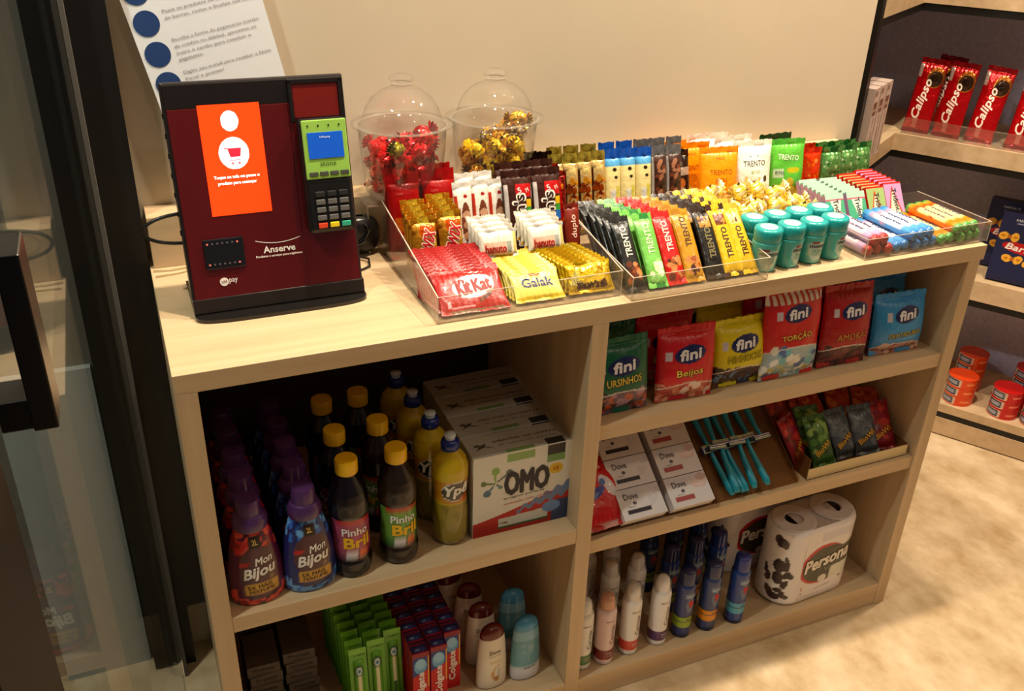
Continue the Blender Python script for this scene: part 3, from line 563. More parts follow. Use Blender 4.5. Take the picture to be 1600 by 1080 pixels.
grp = pouch('snack_pouch', (126, 204, 88), [('spots', 10, 10, -0.02, 0.034, 0.02, 0.058, 0.008, 0.014, [(232, 216, 110), (216, 190, 70), (240, 228, 140)]), ('rect', -0.034, -0.010, 0.064, 0.082, (206, 226, 196)), ('ell', 0.012, 0.078, 0.016, 0.006, (206, 196, 50)), ('above', lambda X: 0.13 + 0.1 * X, (108, 196, 80))], w=0.084, h=0.140, seed=54, texts=[('TRENTO', 0.0, 0.104, 0.050, 0.011, (232, 246, 220), -6, 0.03), ('BITES', -0.02, 0.074, 0.02, 0.006, (90, 110, 120), -4, 0.01)])
for pr_, x, y, z, rx, rz, lb in ((orp, 0.990, 0.375, 0.0, -2, 4, 'orange snack pouch at the very back, behind the dark pouch'), (orp, 1.030, 0.352, 0.0, -4, -2, 'orange snack pouch in the middle of its row of three'), (orp, 1.064, 0.290, 0.002, -12, -6, 'orange snack pouch at the front, showing melon chunks'),
        (whp, 1.085, 0.382, 0.006, -1, -3, 'white snack pouch, rearmost, top edge just showing'), (whp, 1.130, 0.352, 0.004, -4, 2, 'white snack pouch behind the front white one'), (whp, 1.148, 0.300, 0.004, -10, -3, 'white snack pouch at the front with dark seeds'),
        (grp, 1.238, 0.310, 0.0, -8, -6, 'light green snack pouch at the front with yellow fruit'), (dk, 0.980, 0.318, 0.0, -14, 2, 'dark brown snack pouch right of the grey-topped cereal bars')):
    place(pr_, (x, y, z), rx, 0, rz, lb, 'snack pouch', 'snack pouches along the ledge')
dgp = pouch('snack_pouch', (42, 96, 44), [('spots', 3, 8, -0.03, 0.03, 0.1, 0.13, 0.003, 0.006, [(70, 130, 60), (30, 76, 36)])], w=0.084, h=0.138, seed=55)
place(dgp, (1.245, 0.366, 0.0), -3, 0, 3, 'dark green snack pouch behind the light green one', 'snack pouch', 'snack pouches along the ledge')
og = pouch('candy_packet', (240, 92, 16), [('spots', 3, 16, -0.02, 0.02, 0.01, 0.085, 0.002, 0.005, [(255, 150, 40), (226, 70, 10), (255, 176, 90)])], w=0.046, h=0.108, d=0.02, seed=56, fin=(226, 52, 20), m=PF)
for i, (x, y) in enumerate(((1.288, 0.352), (1.330, 0.340), (1.300, 0.376), (1.340, 0.370))):
    place(og, (x, y, 0), -6, 0, -4 + 3 * i, 'bright orange candy packet, %s of the four' % ('front left', 'front right', 'rear left', 'rear right')[i], 'candy', 'orange candy packets by the ledge')
mg = pouch('mint_packet', (124, 178, 112), [('spots', 5, 36, -0.025, 0.025, 0.008, 0.085, 0.0015, 0.004, [(206, 230, 190), (160, 206, 144), (84, 150, 80), (190, 220, 170)])], w=0.052, h=0.106, d=0.022, seed=57, fin=(52, 124, 64), m=PF)
for i, (x, y) in enumerate(((1.380, 0.336), (1.426, 0.342), (1.472, 0.348), (1.356, 0.372), (1.404, 0.372), (1.450, 0.374))):
    place(mg, (x, y, 0), -8, 0, -6 + 3 * (i % 3), 'speckled green mint packet, %s row, %s from the left' % (('front', 'rear')[i // 3], ('first', 'second', 'third')[i % 3]), 'candy', 'green mint packets at the right end')

# ---------------------------------------------------------------- wrapped sweets
def sweet(name, r, c1, c2, c3, seed=1, m=PF, fan=1.0):
    b = MB(); g = random.Random(seed); n = 14
    def fn(U, V):
        rr = r * (1 + 0.10 * np.sin(3 * U + seed) * np.cos(2 * V) + 0.07 * np.sin(7 * U + 2 * V))
        return (rr * np.cos(V) * np.cos(U), rr * 0.85 * np.cos(V) * np.sin(U), rr * 0.85 * np.sin(V))
    A = Art(c1); A.add(lambda X, Z: np.sin(4 * X + 3 * Z + seed) > 0.2, c2); A.add(lambda X, Z: np.sin(9 * X - 5 * Z) > 0.75, c3)
    b.grid(fn, 0, 2 * math.pi, -1.35, 1.35, 16, 10, art=A)
    for s in (-1, 1):      # the two twisted ends, pleated fans
        V = [(s * r * 0.75, 0, 0)]; C = [c1]; k = 13
        for j, q in enumerate(np.linspace(-1.15, 1.15, k)):
            L = r * fan * (1.35 + 0.25 * (j % 2)); V.append((s * (r * 0.8 + L * math.cos(q) * 0.75), (0.22 if j % 2 else -0.22) * r, L * math.sin(q) * 0.8)); C.append(c3 if j % 3 == 0 else c2)
        b.add(V, [(0, j, j + 1) for j in range(1, k)], np.array(C, float))
    return b.build(name, m, None, smooth=False)
def rot(g): return (g.uniform(-60, 60), g.uniform(-60, 60), g.uniform(0, 360))
yl = sweet('wrapped_sweet', 0.0215, (250, 226, 110), (255, 250, 222), (236, 200, 80), 3)
for i, (x, y, z) in enumerate(((1.010, 0.245, 0.018), (1.070, 0.243, 0.018), (1.120, 0.235, 0.018), (1.010, 0.196, 0.018), (1.062, 0.180, 0.018), (1.112, 0.180, 0.018), (1.165, 0.200, 0.018), (1.205, 0.232, 0.018), (1.160, 0.245, 0.016), (1.040, 0.216, 0.046), (1.092, 0.212, 0.046), (1.142, 0.214, 0.044), (1.185, 0.216, 0.045), (1.015, 0.150, 0.018), (1.072, 0.138, 0.018), (1.125, 0.138, 0.018), (0.990, 0.232, 0.062), (1.020, 0.256, 0.066), (1.066, 0.236, 0.072), (1.108, 0.240, 0.070), (1.150, 0.232, 0.060), (1.000, 0.190, 0.050), (1.046, 0.180, 0.050), (1.196, 0.204, 0.034))):
    g = random.Random(i + 70)
    place(yl, (x, y, z), g.uniform(-25, 25), g.uniform(-15, 15), g.uniform(-30, 30), 'yellow and cream twist-wrapped sweet in the pile behind the gum bottles', 'sweet', 'yellow wrapped sweets piled on the counter')
rimm = clear_mat('jar_rim', (0.93, 0.92, 0.91), 0.03, 1.5, 0.10, (250, 240, 226))
def jar(x, y, label):
    o = thing('candy_jar', label, 'jar', (x, y, 0.0895), 0, 'clear plastic candy jars on the ledge')
    R = 0.080; b = MB(); b.lathe([(0.0, 0.001), (0.054, 0.001), (0.062, 0.004), (0.068, 0.015), (0.075, 0.09), (0.0765, 0.125), (0.0755, 0.125), (0.0735, 0.09), (0.0665, 0.016), (0.060, 0.0055), (0.0, 0.004)], 48); b.build('bowl', jarm, o, smooth=True)
    b = MB(); b.lathe([(0.082, 0.129), (0.0885, 0.1275), (0.0885, 0.1290), (0.080, 0.1305), (0.071, 0.1315), (0.068, 0.140), (0.063, 0.155), (0.052, 0.172), (0.036, 0.184), (0.022, 0.190), (0.016, 0.194), (0.017, 0.199), (0.021, 0.203), (0.020, 0.208), (0.012, 0.2115), (0.0, 0.2125)], 48); ld = b.build('lid', jarm, o, smooth=True)
    b = MB(); b.lathe([(0.0765, 0.1262), (0.0800, 0.1262), (0.0800, 0.1285), (0.0765, 0.1285), (0.0765, 0.1262)], 48); b.build('rim', rimm, o, smooth=True)
    b = MB(); b.lathe([(0.017, 0.1945), (0.0185, 0.1965), (0.017, 0.1985)], 24); b.build('knob_ring', edgem, ld, smooth=True)
    return o
JX1, JX2, JY = 0.440, 0.612, 0.372
jar(JX1, JY, 'clear domed jar full of red wrapped sweets beside the kiosk'); jar(JX2, JY, 'clear domed jar full of gold wrapped sweets, right of the red one')
# clear acrylic riser carrying the fronts of the jars
rs = thing('acrylic_riser', 'clear acrylic riser under the two sweet jars', 'riser', (0.362, 0.334, 0.0))
for n, q in (('top', (0, 0.335, 0, 0.052, 0.0865, 0.089)), ('leg', (0, 0.0025, 0, 0.052, 0, 0.0865)), ('leg', (0.3325, 0.335, 0, 0.052, 0, 0.0865))):
    b = MB(); b.box(*q); b.build(n, acryl, rs)
b = MB(); b.box(0, 0.335, -0.0006, 0.0008, 0.0865, 0.089); b.box(0, 0.0015, -0.0006, 0.0008, 0, 0.0865); b.build('cut_edge', edgem, rs)
def fill(cx, cy, protos, names, grp, lab, top):
    g = random.Random(int(cx * 100)); k = 0
    for L in range(7):
        z = 0.0895 + 0.021 + L * 0.0165
        for (n, rr) in ((6, 0.043), (2, 0.014)):
            for q in range(n):
                a = 2 * math.pi * (q + 0.5 * (L % 2)) / n + g.uniform(-.2, .2); x = cx + rr * math.cos(a); y = cy + rr * math.sin(a)
                if z > 0.0895 + top(x - cx, y - cy): continue
                pr_, nm = g.choice(protos); r3 = rot(g); k += 1
                place(pr_, (x + g.uniform(-.003, .003), y + g.uniform(-.003, .003), z + g.uniform(-.003, .003)), *r3, lab % nm, 'sweet', grp % nm)
rs1 = sweet('wrapped_sweet', 0.0170, (222, 22, 36), (240, 44, 52), (150, 20, 26), 5, fan=0.85)
rs2 = sweet('wrapped_sweet', 0.0165, (160, 26, 40), (196, 30, 46), (236, 130, 130), 6, fan=0.75)
rs3 = sweet('wrapped_sweet', 0.0155, (206, 190, 40), (60, 50, 30), (150, 150, 40), 7, fan=0.7)
ys1 = sweet('wrapped_sweet', 0.0165, (246, 214, 30), (255, 240, 90), (190, 130, 20), 8, fan=0.85)
ys2 = sweet('wrapped_sweet', 0.0165, (216, 160, 44), (250, 216, 90), (120, 66, 24), 9, fan=0.75)
ys3 = sweet('wrapped_sweet', 0.0155, (74, 46, 40), (190, 176, 170), (230, 200, 80), 10, fan=0.9)
fill(JX1, JY, [(rs1, 'red'), (rs1, 'red'), (rs1, 'red'), (rs2, 'dark red'), (rs1, 'red')], None, '%s wrapped sweets in the left jar', '%s twist-wrapped sweet inside the left clear jar', lambda x, y: 0.098 - 0.10 * y + 0.2 * x)
place(rs3, (JX1 - 0.026, JY - 0.050, 0.0895 + 0.098), 20, 30, 40, 'single yellow and black wrapped sweet on the red ones', 'sweet')
fill(JX2, JY, [(ys1, 'yellow'), (ys1, 'yellow'), (ys2, 'gold brown'), (ys2, 'gold brown'), (ys3, 'brown and silver')], None, '%s wrapped sweets in the right jar', '%s twist-wrapped sweet inside the right clear jar', lambda x, y: 0.098 + 0.55 * x)

# ---------------------------------------------------------------- gum bottles, gum packs and mint rolls
gb = MB(); TEAL = (58, 178, 178)
A = Art((94, 190, 186)); A.add(lambda X, Z: (((X - 0.002) / 0.019) ** 2 + ((Z - 0.030) / 0.024) ** 2 < 1) & (Z < 0.0415), (190, 214, 206)); A.rect(-0.011, 0.002, 0.0405, 0.0455, (150, 84, 96)); A.rect(-0.013, 0.015, 0.004, 0.008, (150, 206, 196)); A.rect(-0.012, 0.014, 0.0150, 0.0162, (206, 140, 130))
gb.lathe([(0.0, 0.0), (0.018, 0.0), (0.0205, 0.002), (0.0212, 0.010), (0.0225, 0.030), (0.0245, 0.046), (0.0250, 0.052), (0.0235, 0.0545)], 40, art=A)
def densify(pr, k=4):
    o = []
    for a, b in zip(pr[:-1], pr[1:]):
        for i in range(k): t = i / k; o.append((a[0] + (b[0] - a[0]) * t, a[1] + (b[1] - a[1]) * t))
    return o + [pr[-1]]
gb = MB(); gb.lathe(densify([(0.0, 0.0), (0.018, 0.0), (0.0205, 0.002), (0.0212, 0.010), (0.0225, 0.030), (0.0245, 0.046), (0.0250, 0.052), (0.0235, 0.0545)], 6), 56, art=A)
gbo = gb.build('gum_bottle', PP, None, smooth=True)
cp = MB(); cp.lathe([(0.0235, 0.0545), (0.0240, 0.0550), (0.0248, 0.0560), (0.0250, 0.0735), (0.0236, 0.0765), (0.0205, 0.0780), (0.0, 0.0780)], 48, TEAL); cpo = cp.build('cap', PP, gbo, smooth=True)
ds = MB(); ds.lathe([(0.0, 0.0786), (0.0148, 0.0784), (0.0150, 0.0778)], 32, (206, 224, 216)); ds.build('cap_sticker', PC, cpo)
def cyl(R): return lambda U, V, o: ((R(V) + o) * np.sin(U / R(V)), -(R(V) + o) * np.cos(U / R(V)), V)
gR = lambda V: np.interp(V, [0, 0.01, 0.03, 0.046, 0.052], [0.0206, 0.0212, 0.0225, 0.0245, 0.0250])
letters(gbo, cyl(gR), [('mentos', 0.003, 0.0350, 0.036, 0.0075, (32, 40, 92), 0, 0.05), ('PURE', 0.002, 0.0255, 0.020, 0.0065, (128, 186, 178), 0, 0.02), ('FRESH', 0.002, 0.0190, 0.020, 0.004, (150, 190, 180), 0, 0.01)])['kind'] = 'stuff'
for i, (x, y) in enumerate(((0.995, 0.047), (1.0465, 0.050), (1.0975, 0.053), (1.1470, 0.056), (1.003, 0.100), (1.0545, 0.103), (1.1055, 0.106), (1.1565, 0.109))):
    place(gbo, (x, y, 0.0), 0, 0, (-24, 22, -4, 26, 0, 10, -10, 5)[i], 'teal gum bottle, %s from the left in the %s row' % (('first', 'second', 'third', 'fourth')[i % 4], ('front', 'rear')[i // 4]), 'gum bottle', 'teal gum bottles')
def gumpack(name, front, sidec, topc, tri_, band, txt, seed=1):
    w, h, d = 0.043, 0.070, 0.0105; b = MB(); A = Art(front)
    A.tri((-w / 2 + 0.006, h), (w / 2 - 0.004, h), (0.004, 0.004), tri_) if not band else A.tri((-w / 2 + 0.002, 0.0), (w / 2 - 0.004, 0.0), (-0.002, h * 0.92), band).tri((-w / 2 + 0.006, 0.0), (w / 2 - 0.008, 0.0), (-0.002, h * 0.80), tri_)
    if not band: A.rect(-w, w, 0.054, 0.0575, (206, 120, 140)); A.rect(-w, w, 0.0575, 0.07, (190, 214, 200))
    if band: A.rect(-w, w, 0.067, 0.071, topc)
    b.grid(lambda U, V: (U, 0 * U - d / 2, V), -w / 2, w / 2, 0, h, 30, 48, art=A)
    b.box(-w / 2, w / 2, -d / 2 + 0.0002, d / 2, 0, h - 0.003, sidec); b.box(-w / 2, w / 2, -d / 2 + 0.0002, d / 2, h - 0.003, h, topc)
    o = b.build(name, PC, None)
    letters(o, lambda U, V, q: (U, 0 * U - d / 2 - 0.0002 - q, V), [(txt, 0.003, 0.034, 0.046, 0.012, (62, 84, 92), -84, 0.01)])['kind'] = 'stuff'
    return o
gp1 = gumpack('gum_pack', (104, 186, 150), (196, 160, 190), (150, 200, 176), (238, 236, 220), None, 'Trident')
gp2 = gumpack('gum_pack', (176, 196, 140), (206, 40, 26), (216, 50, 26), (240, 232, 208), (214, 92, 34), 'Trident')
gp3 = gumpack('gum_pack', (206, 170, 206), (206, 34, 22), (216, 60, 40), (240, 232, 208), (206, 84, 34), 'Trident')
for c, (pr_, x, y0, cn, pos) in enumerate(((gp1, 1.262, 0.164, 'mint green', 'first'), (gp1, 1.312, 0.160, 'mint green', 'second'), (gp2, 1.372, 0.172, 'lime and orange', 'third'), (gp3, 1.428, 0.184, 'lilac and orange', 'fourth'))):
    for i in range(7):
        place(pr_, (x + 0.0015 * i, y0 + 0.0150 * i, 0.001), -32, 0, -3, 'thin %s gum pack, %s in the %s column from the left' % (cn, ORD[i], pos), 'gum', 'thin %s gum packs' % cn)
def roll(name, base, label, lab2, end, tcol, seed=1):
    r, L = 0.0105, 0.150; A = Art(base)
    A.rect(-0.012, 0.012, 0.040, 0.118, label).rect(-0.012, 0.012, 0.118, 0.130, lab2).spots(seed, 8, -0.03, 0.03, 0.02, 0.14, 0.002, 0.004, [lab2, label])
    A.rect(-0.04, 0.04, 0.0, 0.010, end).rect(-0.04, 0.04, 0.140, 0.151, end)
    b = MB(); b.lathe(densify([(0.0, 0.0), (0.006, 0.0005), (0.0088, 0.003), (0.0103, 0.008), (0.0103, 0.142), (0.0088, 0.147), (0.006, 0.1495), (0.0, 0.150)], 12), 28, art=A)
    v = b.v[0]; t = np.arctan2(v[:, 1], v[:, 0]); e = (v[:, 2] < 0.009) | (v[:, 2] > 0.141); s = np.where(e, 1 + 0.10 * np.sin(9 * t), 1.0); v[:, 0] *= s; v[:, 1] *= s
    o = b.build(name, PR, None, smooth=True)
    letters(o, cyl(lambda V: 0.0103 + 0 * V), [('mentos', 0.0, 0.074, 0.060, 0.0095, tcol, 90, 0.05)], out=0.0004)['kind'] = 'stuff'
    return o
r1 = roll('mint_roll', (206, 176, 206), (232, 214, 224), (206, 150, 190), (186, 62, 56), (92, 86, 120), 2)
r2 = roll('mint_roll', (110, 176, 226), (226, 230, 240), (206, 170, 190), (74, 150, 206), (66, 84, 140), 3)
r3 = roll('mint_roll', (246, 148, 16), (250, 226, 170), (240, 90, 10), (110, 176, 96), (110, 104, 140), 4)
rl = [(r1, 'lilac with red ends', [(1.212, 0), (1.234, 0), (1.256, 0), (1.224, 1), (1.246, 1)]), (r2, 'pale blue', [(1.279, 0), (1.301, 0), (1.323, 0), (1.345, 0), (1.367, 0), (1.312, 1), (1.334, 1), (1.356, 1)]), (r3, 'orange with green ends', [(1.390, 0), (1.412, 0), (1.434, 0), (1.456, 0), (1.478, 0), (1.423, 1), (1.445, 1), (1.467, 1)])]
for pr_, cn, ps in rl:
    pr_.scale = (1, 1, 0.9)
    for k, (x, l) in enumerate(ps):
        n = len([q for q in ps if q[1] == l]); kk_ = [q for q in ps if q[1] == l].index((x, l))
        place(pr_, (x, 0.021 + 0.003 * math.sin(k * 2.1), 0.0127 + 0.0185 * l), -90, 0, 0, '%s mint roll, %s in the %s layer of its colour' % (cn, ('first', 'second', 'third', 'fourth', 'fifth')[kk_], ('lower', 'upper')[l]), 'mint roll', 'mint rolls, %s' % cn)
GAM[0] = 1.14
# ---------------------------------------------------------------- sweet bags on the upper right shelf
def bag(base, window, wcols, title, w, h, d, seed, wz=0.036, extra=(), tcol=(232, 206, 92), logo=(0.0, None), tw=None, th=0.014, top=None):
    A = Art(base)
    A.below(lambda X: wz + 0.010 * (1 - (2 * X / w) ** 2) - 0.008, window).spots(seed, 46, -w / 2, w / 2, 0.004, wz - 0.002, 0.005, 0.010, wcols)
    A.add(lambda X, Z: np.abs(Z - (wz + 0.010 * (1 - (2 * X / w) ** 2) - 0.008)) < 0.0011, (226, 214, 206))
    if top: A.rect(-w, w, h - 0.028, h, top); [A.rect(x, x + 0.007, h - 0.028, h, WHITE) for x in np.arange(-w / 2, w / 2, 0.014)]
    lx, lz = logo; lz = lz or h * 0.66
    A.ell(lx, lz, 0.031, 0.0165, (30, 42, 104), 6)
    A.rect(lx - 0.046, lx - 0.036, lz - 0.010, lz + 0.006, (206, 200, 214))
    for a in extra: getattr(A, a[0])(*a[1:])
    tw = tw or w * 0.62
    tz = wz + 0.022
    t = [('fini', lx + 0.0005, lz, 0.044, 0.020, (238, 236, 240), 4, 0.06, 0.1), (title, lx + 0.0008, tz - 0.0008, tw + 0.002, th + 0.001, (40, 26, 12), 3, 0.06), (title, lx, tz, tw, th, tcol, 3, 0.02, 0, 0.8)]
    return pack('sweet_bag', w, h, d, A, t, m=PR, ft=0.013, fb=0.010, seed=seed, back=base, pu=2.6, wr=0.0022, pinch=0.0, step=0.002)
bg1 = bag((14, 106, 74), (120, 92, 110), [(110, 80, 104), (170, 140, 160), (60, 40, 50), (190, 90, 50)], 'URSINHOS', 0.108, 0.142, 0.040, 61, wz=0.045)
bg2 = bag((206, 24, 40), (196, 96, 74), [(206, 120, 90), (180, 60, 50), (226, 160, 130), (236, 214, 206)], 'Beijos', 0.116, 0.142, 0.042, 62, th=0.017, tw=0.052)
bg3 = bag((222, 206, 16), (70, 46, 40), [(96, 50, 36), (50, 60, 96), (110, 140, 170), (60, 34, 28)], 'MINHOCAS', 0.114, 0.134, 0.042, 63, tcol=(206, 186, 20), wz=0.040)
bg4 = bag((206, 42, 38), (170, 190, 196), [(226, 224, 216), (130, 190, 200), (206, 196, 120), (96, 120, 170), (236, 236, 232)], 'TORÇÃO', 0.132, 0.180, 0.044, 64, wz=0.066, top=(206, 70, 66), logo=(0.0, 0.132), tw=0.068, th=0.015)
bg5 = bag((176, 24, 28), (96, 34, 40), [(110, 36, 44), (70, 24, 34), (130, 60, 60)], 'AMORAS', 0.114, 0.166, 0.042, 65, wz=0.044, logo=(0.004, 0.116), tcol=(206, 140, 60))
bg6 = bag((64, 154, 214), (196, 140, 120), [(206, 150, 130), (170, 90, 80), (226, 190, 170)], 'DENTADURAS', 0.122, 0.128, 0.044, 66, wz=0.024, logo=(0.006, 0.086), tcol=(196, 176, 70), th=0.011)
E = 'bags of sweets on the upper right shelf'
for pr_, x, y, dx, cn, nm in ((bg1, 0.722, 0.034, 0.004, 'green', 'bear-shaped sweets'), (bg2, 0.852, 0.034, -0.012, 'crimson', 'kiss-shaped sweets'), (bg3, 0.976, 0.044, -0.004, 'yellow', 'gummy worms'), (bg4, 1.082, 0.036, 0.0, 'red stripe-topped', 'twisted marshmallows'), (bg5, 1.214, 0.038, 0.006, 'dark red', 'berry gums'), (bg6, 1.352, 0.042, 0.004, 'light blue', 'pink gums')):
    for k in range(3 if pr_ is not bg4 else 2):
        g = random.Random(int(x * 999) + k)
        place(pr_, (x + dx * k, y + 0.062 * k, ZR1 + 0.001 + 0.012 * k * (pr_ is bg6)), -5 - 1.5 * (k == 0), g.uniform(-2, 2), g.uniform(-3, 3) + (-4 if pr_ in (bg2,) else 0), '%s bag of %s, %s' % (cn, nm, ('at the shelf front', 'directly behind the front one', 'rearmost of its row')[k]), 'sweet bag', E)

# ---------------------------------------------------------------- middle right shelf: sloping display
SL = 35.0; cS, sS = math.cos(R_(SL)), math.sin(R_(SL))
def slope(s, lift=0.0): return (0.016 + s * cS - lift * sS, ZR2 + 0.004 + s * sS + lift * cS)
amb = clear_mat('amber_acrylic', (0.80, 0.66, 0.48), 0.05, 1.49, 0.30, (150, 104, 60))
for x0, x1, lb in ((0.668, 0.768, 'sloping amber acrylic rack under the red pack'), (0.772, 0.948, 'sloping amber acrylic rack holding the soap boxes'), (0.952, 1.150, 'sloping amber acrylic rack holding the razors')):
    o = thing('sloping_rack', lb, 'rack', (x0, 0.012, ZR2), 0, 'sloping racks on the middle right shelf'); w = x1 - x0; L = 0.225
    b = MB(); v = [(0, 0.004, 0.0005), (w, 0.004, 0.0005), (w, 0.004 + L * cS, L * sS), (0, 0.004 + L * cS, L * sS)]
    b.add(v + [(a, q + 0.002, max(c - 0.002, 0.0)) for a, q, c in v], [(0, 1, 2, 3), (4, 7, 6, 5), (0, 4, 5, 1), (2, 6, 7, 3), (0, 3, 7, 4), (1, 5, 6, 2)]); b.build('sloping_base', amb, o)
    for xx in (0.0, w - 0.002):
        b = MB(); q = [(0.004, 0.0), (0.004, 0.010), (0.004 + (L - 0.02) * cS, L * sS), (0.004 + L * cS, L * sS), (0.004 + L * cS, 0.0)]
        n = 5; b.add([(xx, y, z) for y, z in q] + [(xx + 0.002, y, z) for y, z in q], [tuple(range(n)), tuple(range(n, 2 * n))[::-1]] + [(i, n + i, n + (i + 1) % n, (i + 1) % n) for i in range(n)]); b.build('side_wall', amb, o)
def carton(name, w, h, d, front, side, texts=(), tops=None, toptexts=(), step=0.0016, top=None):
    """box with its back at y=0, front at y=-d"""
    b = MB(); b.grid(lambda U, V: (U, 0 * U - d, V), -w / 2, w / 2, 0, h, int(w / step), int(h / step), art=front)
    b.add([(-w / 2, -d, 0), (w / 2, -d, 0), (w / 2, 0, 0), (-w / 2, 0, 0)], [(0, 3, 2, 1)], side)
    b.add([(-w / 2, 0, 0), (w / 2, 0, 0), (w / 2, 0, h), (-w / 2, 0, h)], [(0, 3, 2, 1)], side)
    sd = side if not isinstance(side, Art) else side.b
    b.add([(w / 2, -d, 0), (w / 2, 0, 0), (w / 2, 0, h), (w / 2, -d, h)], [(0, 1, 2, 3)], sd); b.add([(-w / 2, -d, 0), (-w / 2, 0, 0), (-w / 2, 0, h), (-w / 2, -d, h)], [(0, 3, 2, 1)], sd)
    if tops: b.grid(lambda U, V: (U, V, 0 * U + h), -w / 2, w / 2, -d, 0, int(w / step), int(d / step), art=tops)
    else: b.add([(-w / 2, -d, h), (w / 2, -d, h), (w / 2, 0, h), (-w / 2, 0, h)], [(0, 1, 2, 3)], top or sd)
    o = b.build(name, PC, None)
    if texts: letters(o, lambda U, V, q: (U, 0 * U - d - q, V), texts, out=0.0009)['kind'] = 'stuff'
    if toptexts: letters(o, lambda U, V, q: (U, V, 0 * U + h + q), toptexts, name='top_lettering', out=0.0004)['kind'] = 'stuff'
    return o
def soap(c, pink):
    A = Art((226, 220, 222)); A.rect(-0.05, 0.05, 0.046, 0.07, (212, 206, 212))
    if pink: A.ell(0.026, 0.038, 0.017, 0.0085, (226, 196, 196)).ell(0.026, 0.040, 0.015, 0.0068, (234, 214, 212)); A.rect(-0.036, 0.006, 0.011, 0.021, (178, 84, 88)).ell(0.034, 0.050, 0.012, 0.007, (206, 178, 180))
    else: A.rect(-0.034, 0.016, 0.010, 0.0185, (48, 40, 54)).spots(4, 6, 0.016, 0.044, 0.02, 0.055, 0.003, 0.008, [(206, 200, 208), (216, 210, 216)])
    A.ell(-0.014, 0.030, 0.004, 0.003, (84, 76, 90))
    return carton('soap_box', 0.092, 0.0600, 0.028, A, (214, 206, 206), [('Dove', -0.018, 0.044, 0.030, 0.012, (66, 60, 76), 0, 0.01), ('sabonete', -0.022, 0.024, 0.014, 0.0028, (120, 112, 120), 0, 0.0)])
s1, s2 = soap(0, 0), soap(0, 1)
for c, (pr_, x, cn) in enumerate(((s1, 0.7900, 'white soap box with a dark band'), (s2, 0.8960, 'white soap box with a pink band'))):
    for i in range(3):
        y, z = slope(0.0615 * i + 0.001, 0.0)
        place(pr_, (x - 0.006, y, z), -(90 - SL), 0, 0, '%s, %s row up the sloping rack' % (cn, ('front', 'middle', 'rear')[i]), 'soap', 'soap boxes on the sloping rack')
A = Art((206, 20, 26)); A.ell(0.020, 0.074, 0.010, 0.022, (224, 218, 226), 20).ell(0.010, 0.088, 0.008, 0.010, (224, 218, 226)).ell(-0.012, 0.066, 0.022, 0.0085, (60, 84, 170), 24).ell(-0.022, 0.060, 0.016, 0.004, (120, 140, 206), 24).ell(0.008, 0.084, 0.0065, 0.0065, (90, 120, 196)).rect(-0.05, 0.05, 0.0, 0.012, (206, 150, 140)).rect(-0.05, 0.05, 0.135, 0.15, (226, 190, 186))
fp_ = pack('hygiene_pack', 0.094, 0.170, 0.028, A, [('Intimus', -0.020, 0.116, 0.074, 0.015, (240, 200, 196), 4, 0.02)], ft=0.010, fb=0.012, seed=71, back=(190, 18, 24), wr=0.003)
y, z = slope(0.0, 0.016); place(fp_, (0.7165, y, z), -(90 - SL), 0, 4, 'shiny red hygiene pack with a white and blue emblem', 'hygiene pack')
# razors
tq = mat('turquoise_plastic', (24, 146, 172), rough=0.3, coat=0.2); chm = mat('razor_head_blue', (30, 60, 110), rough=0.35); stl = mat('steel_blade', (190, 190, 190), rough=0.25, metal=0.9)
rz = thing('razor', 'razor', 'razor', (0, 0, 0))
b = MB(); b.tube([(0, 0, 0.0045), (0.0008, 0.012, 0.0055), (0, 0.03, 0.006), (0, 0.06, 0.0055), (0, 0.085, 0.007), (0, 0.100, 0.010)], [0.0050, 0.0076, 0.0070, 0.0058, 0.0046, 0.0036], 10); b.build('handle', tq, rz, smooth=True)
b = MB(); b.box(-0.020, 0.020, 0.099, 0.110, 0.0085, 0.0135); hd = b.build('head', chm, rz, bevel=0.001)
b = MB(); b.box(-0.019, 0.019, 0.1005, 0.1025, 0.0135, 0.0142); b.box(-0.019, 0.019, 0.1045, 0.1065, 0.0135, 0.0142); b.build('blade', stl, hd)
b = MB(); b.box(-0.019, 0.019, 0.1075, 0.1095, 0.0135, 0.0145); b.build('lubricating_strip', mat('pale_strip', (170, 180, 120), rough=0.5), hd)
for i, (x, yaw) in enumerate(((0.988, 6), (0.992, -3), (1.012, 7), (1.034, -3), (1.022, 5), (1.066, 4))):
    y, z = slope(0.004, 0.001 + 0.012 * (i % 2)); o = place(rz, (x + 0.002, y, z), 0, 0, 0, 'turquoise disposable razor, handle forward, %s from the left' % ORD[i].replace('front', 'first'), 'razor', 'turquoise razors in the rack')
    o.rotation_euler = (Matrix.Rotation(R_(SL), 3, 'X') @ Matrix.Rotation(R_(yaw), 3, 'Z')).to_euler()
for i, (x, yaw) in enumerate(((0.972, 184), (0.996, 176), (1.016, 184), (1.040, 177), (1.068, 186), (1.092, 182))):
    y, z = slope(0.205, 0.002 + 0.012 * (i % 2)); o = place(rz, (x, y, z), 0, 0, 0, 'turquoise disposable razor, handle to the back, %s from the left' % ORD[i].replace('front', 'first'), 'razor', 'turquoise razors in the rack')
    o.rotation_euler = (Matrix.Rotation(R_(SL), 3, 'X') @ Matrix.Rotation(R_(yaw), 3, 'Z')).to_euler()
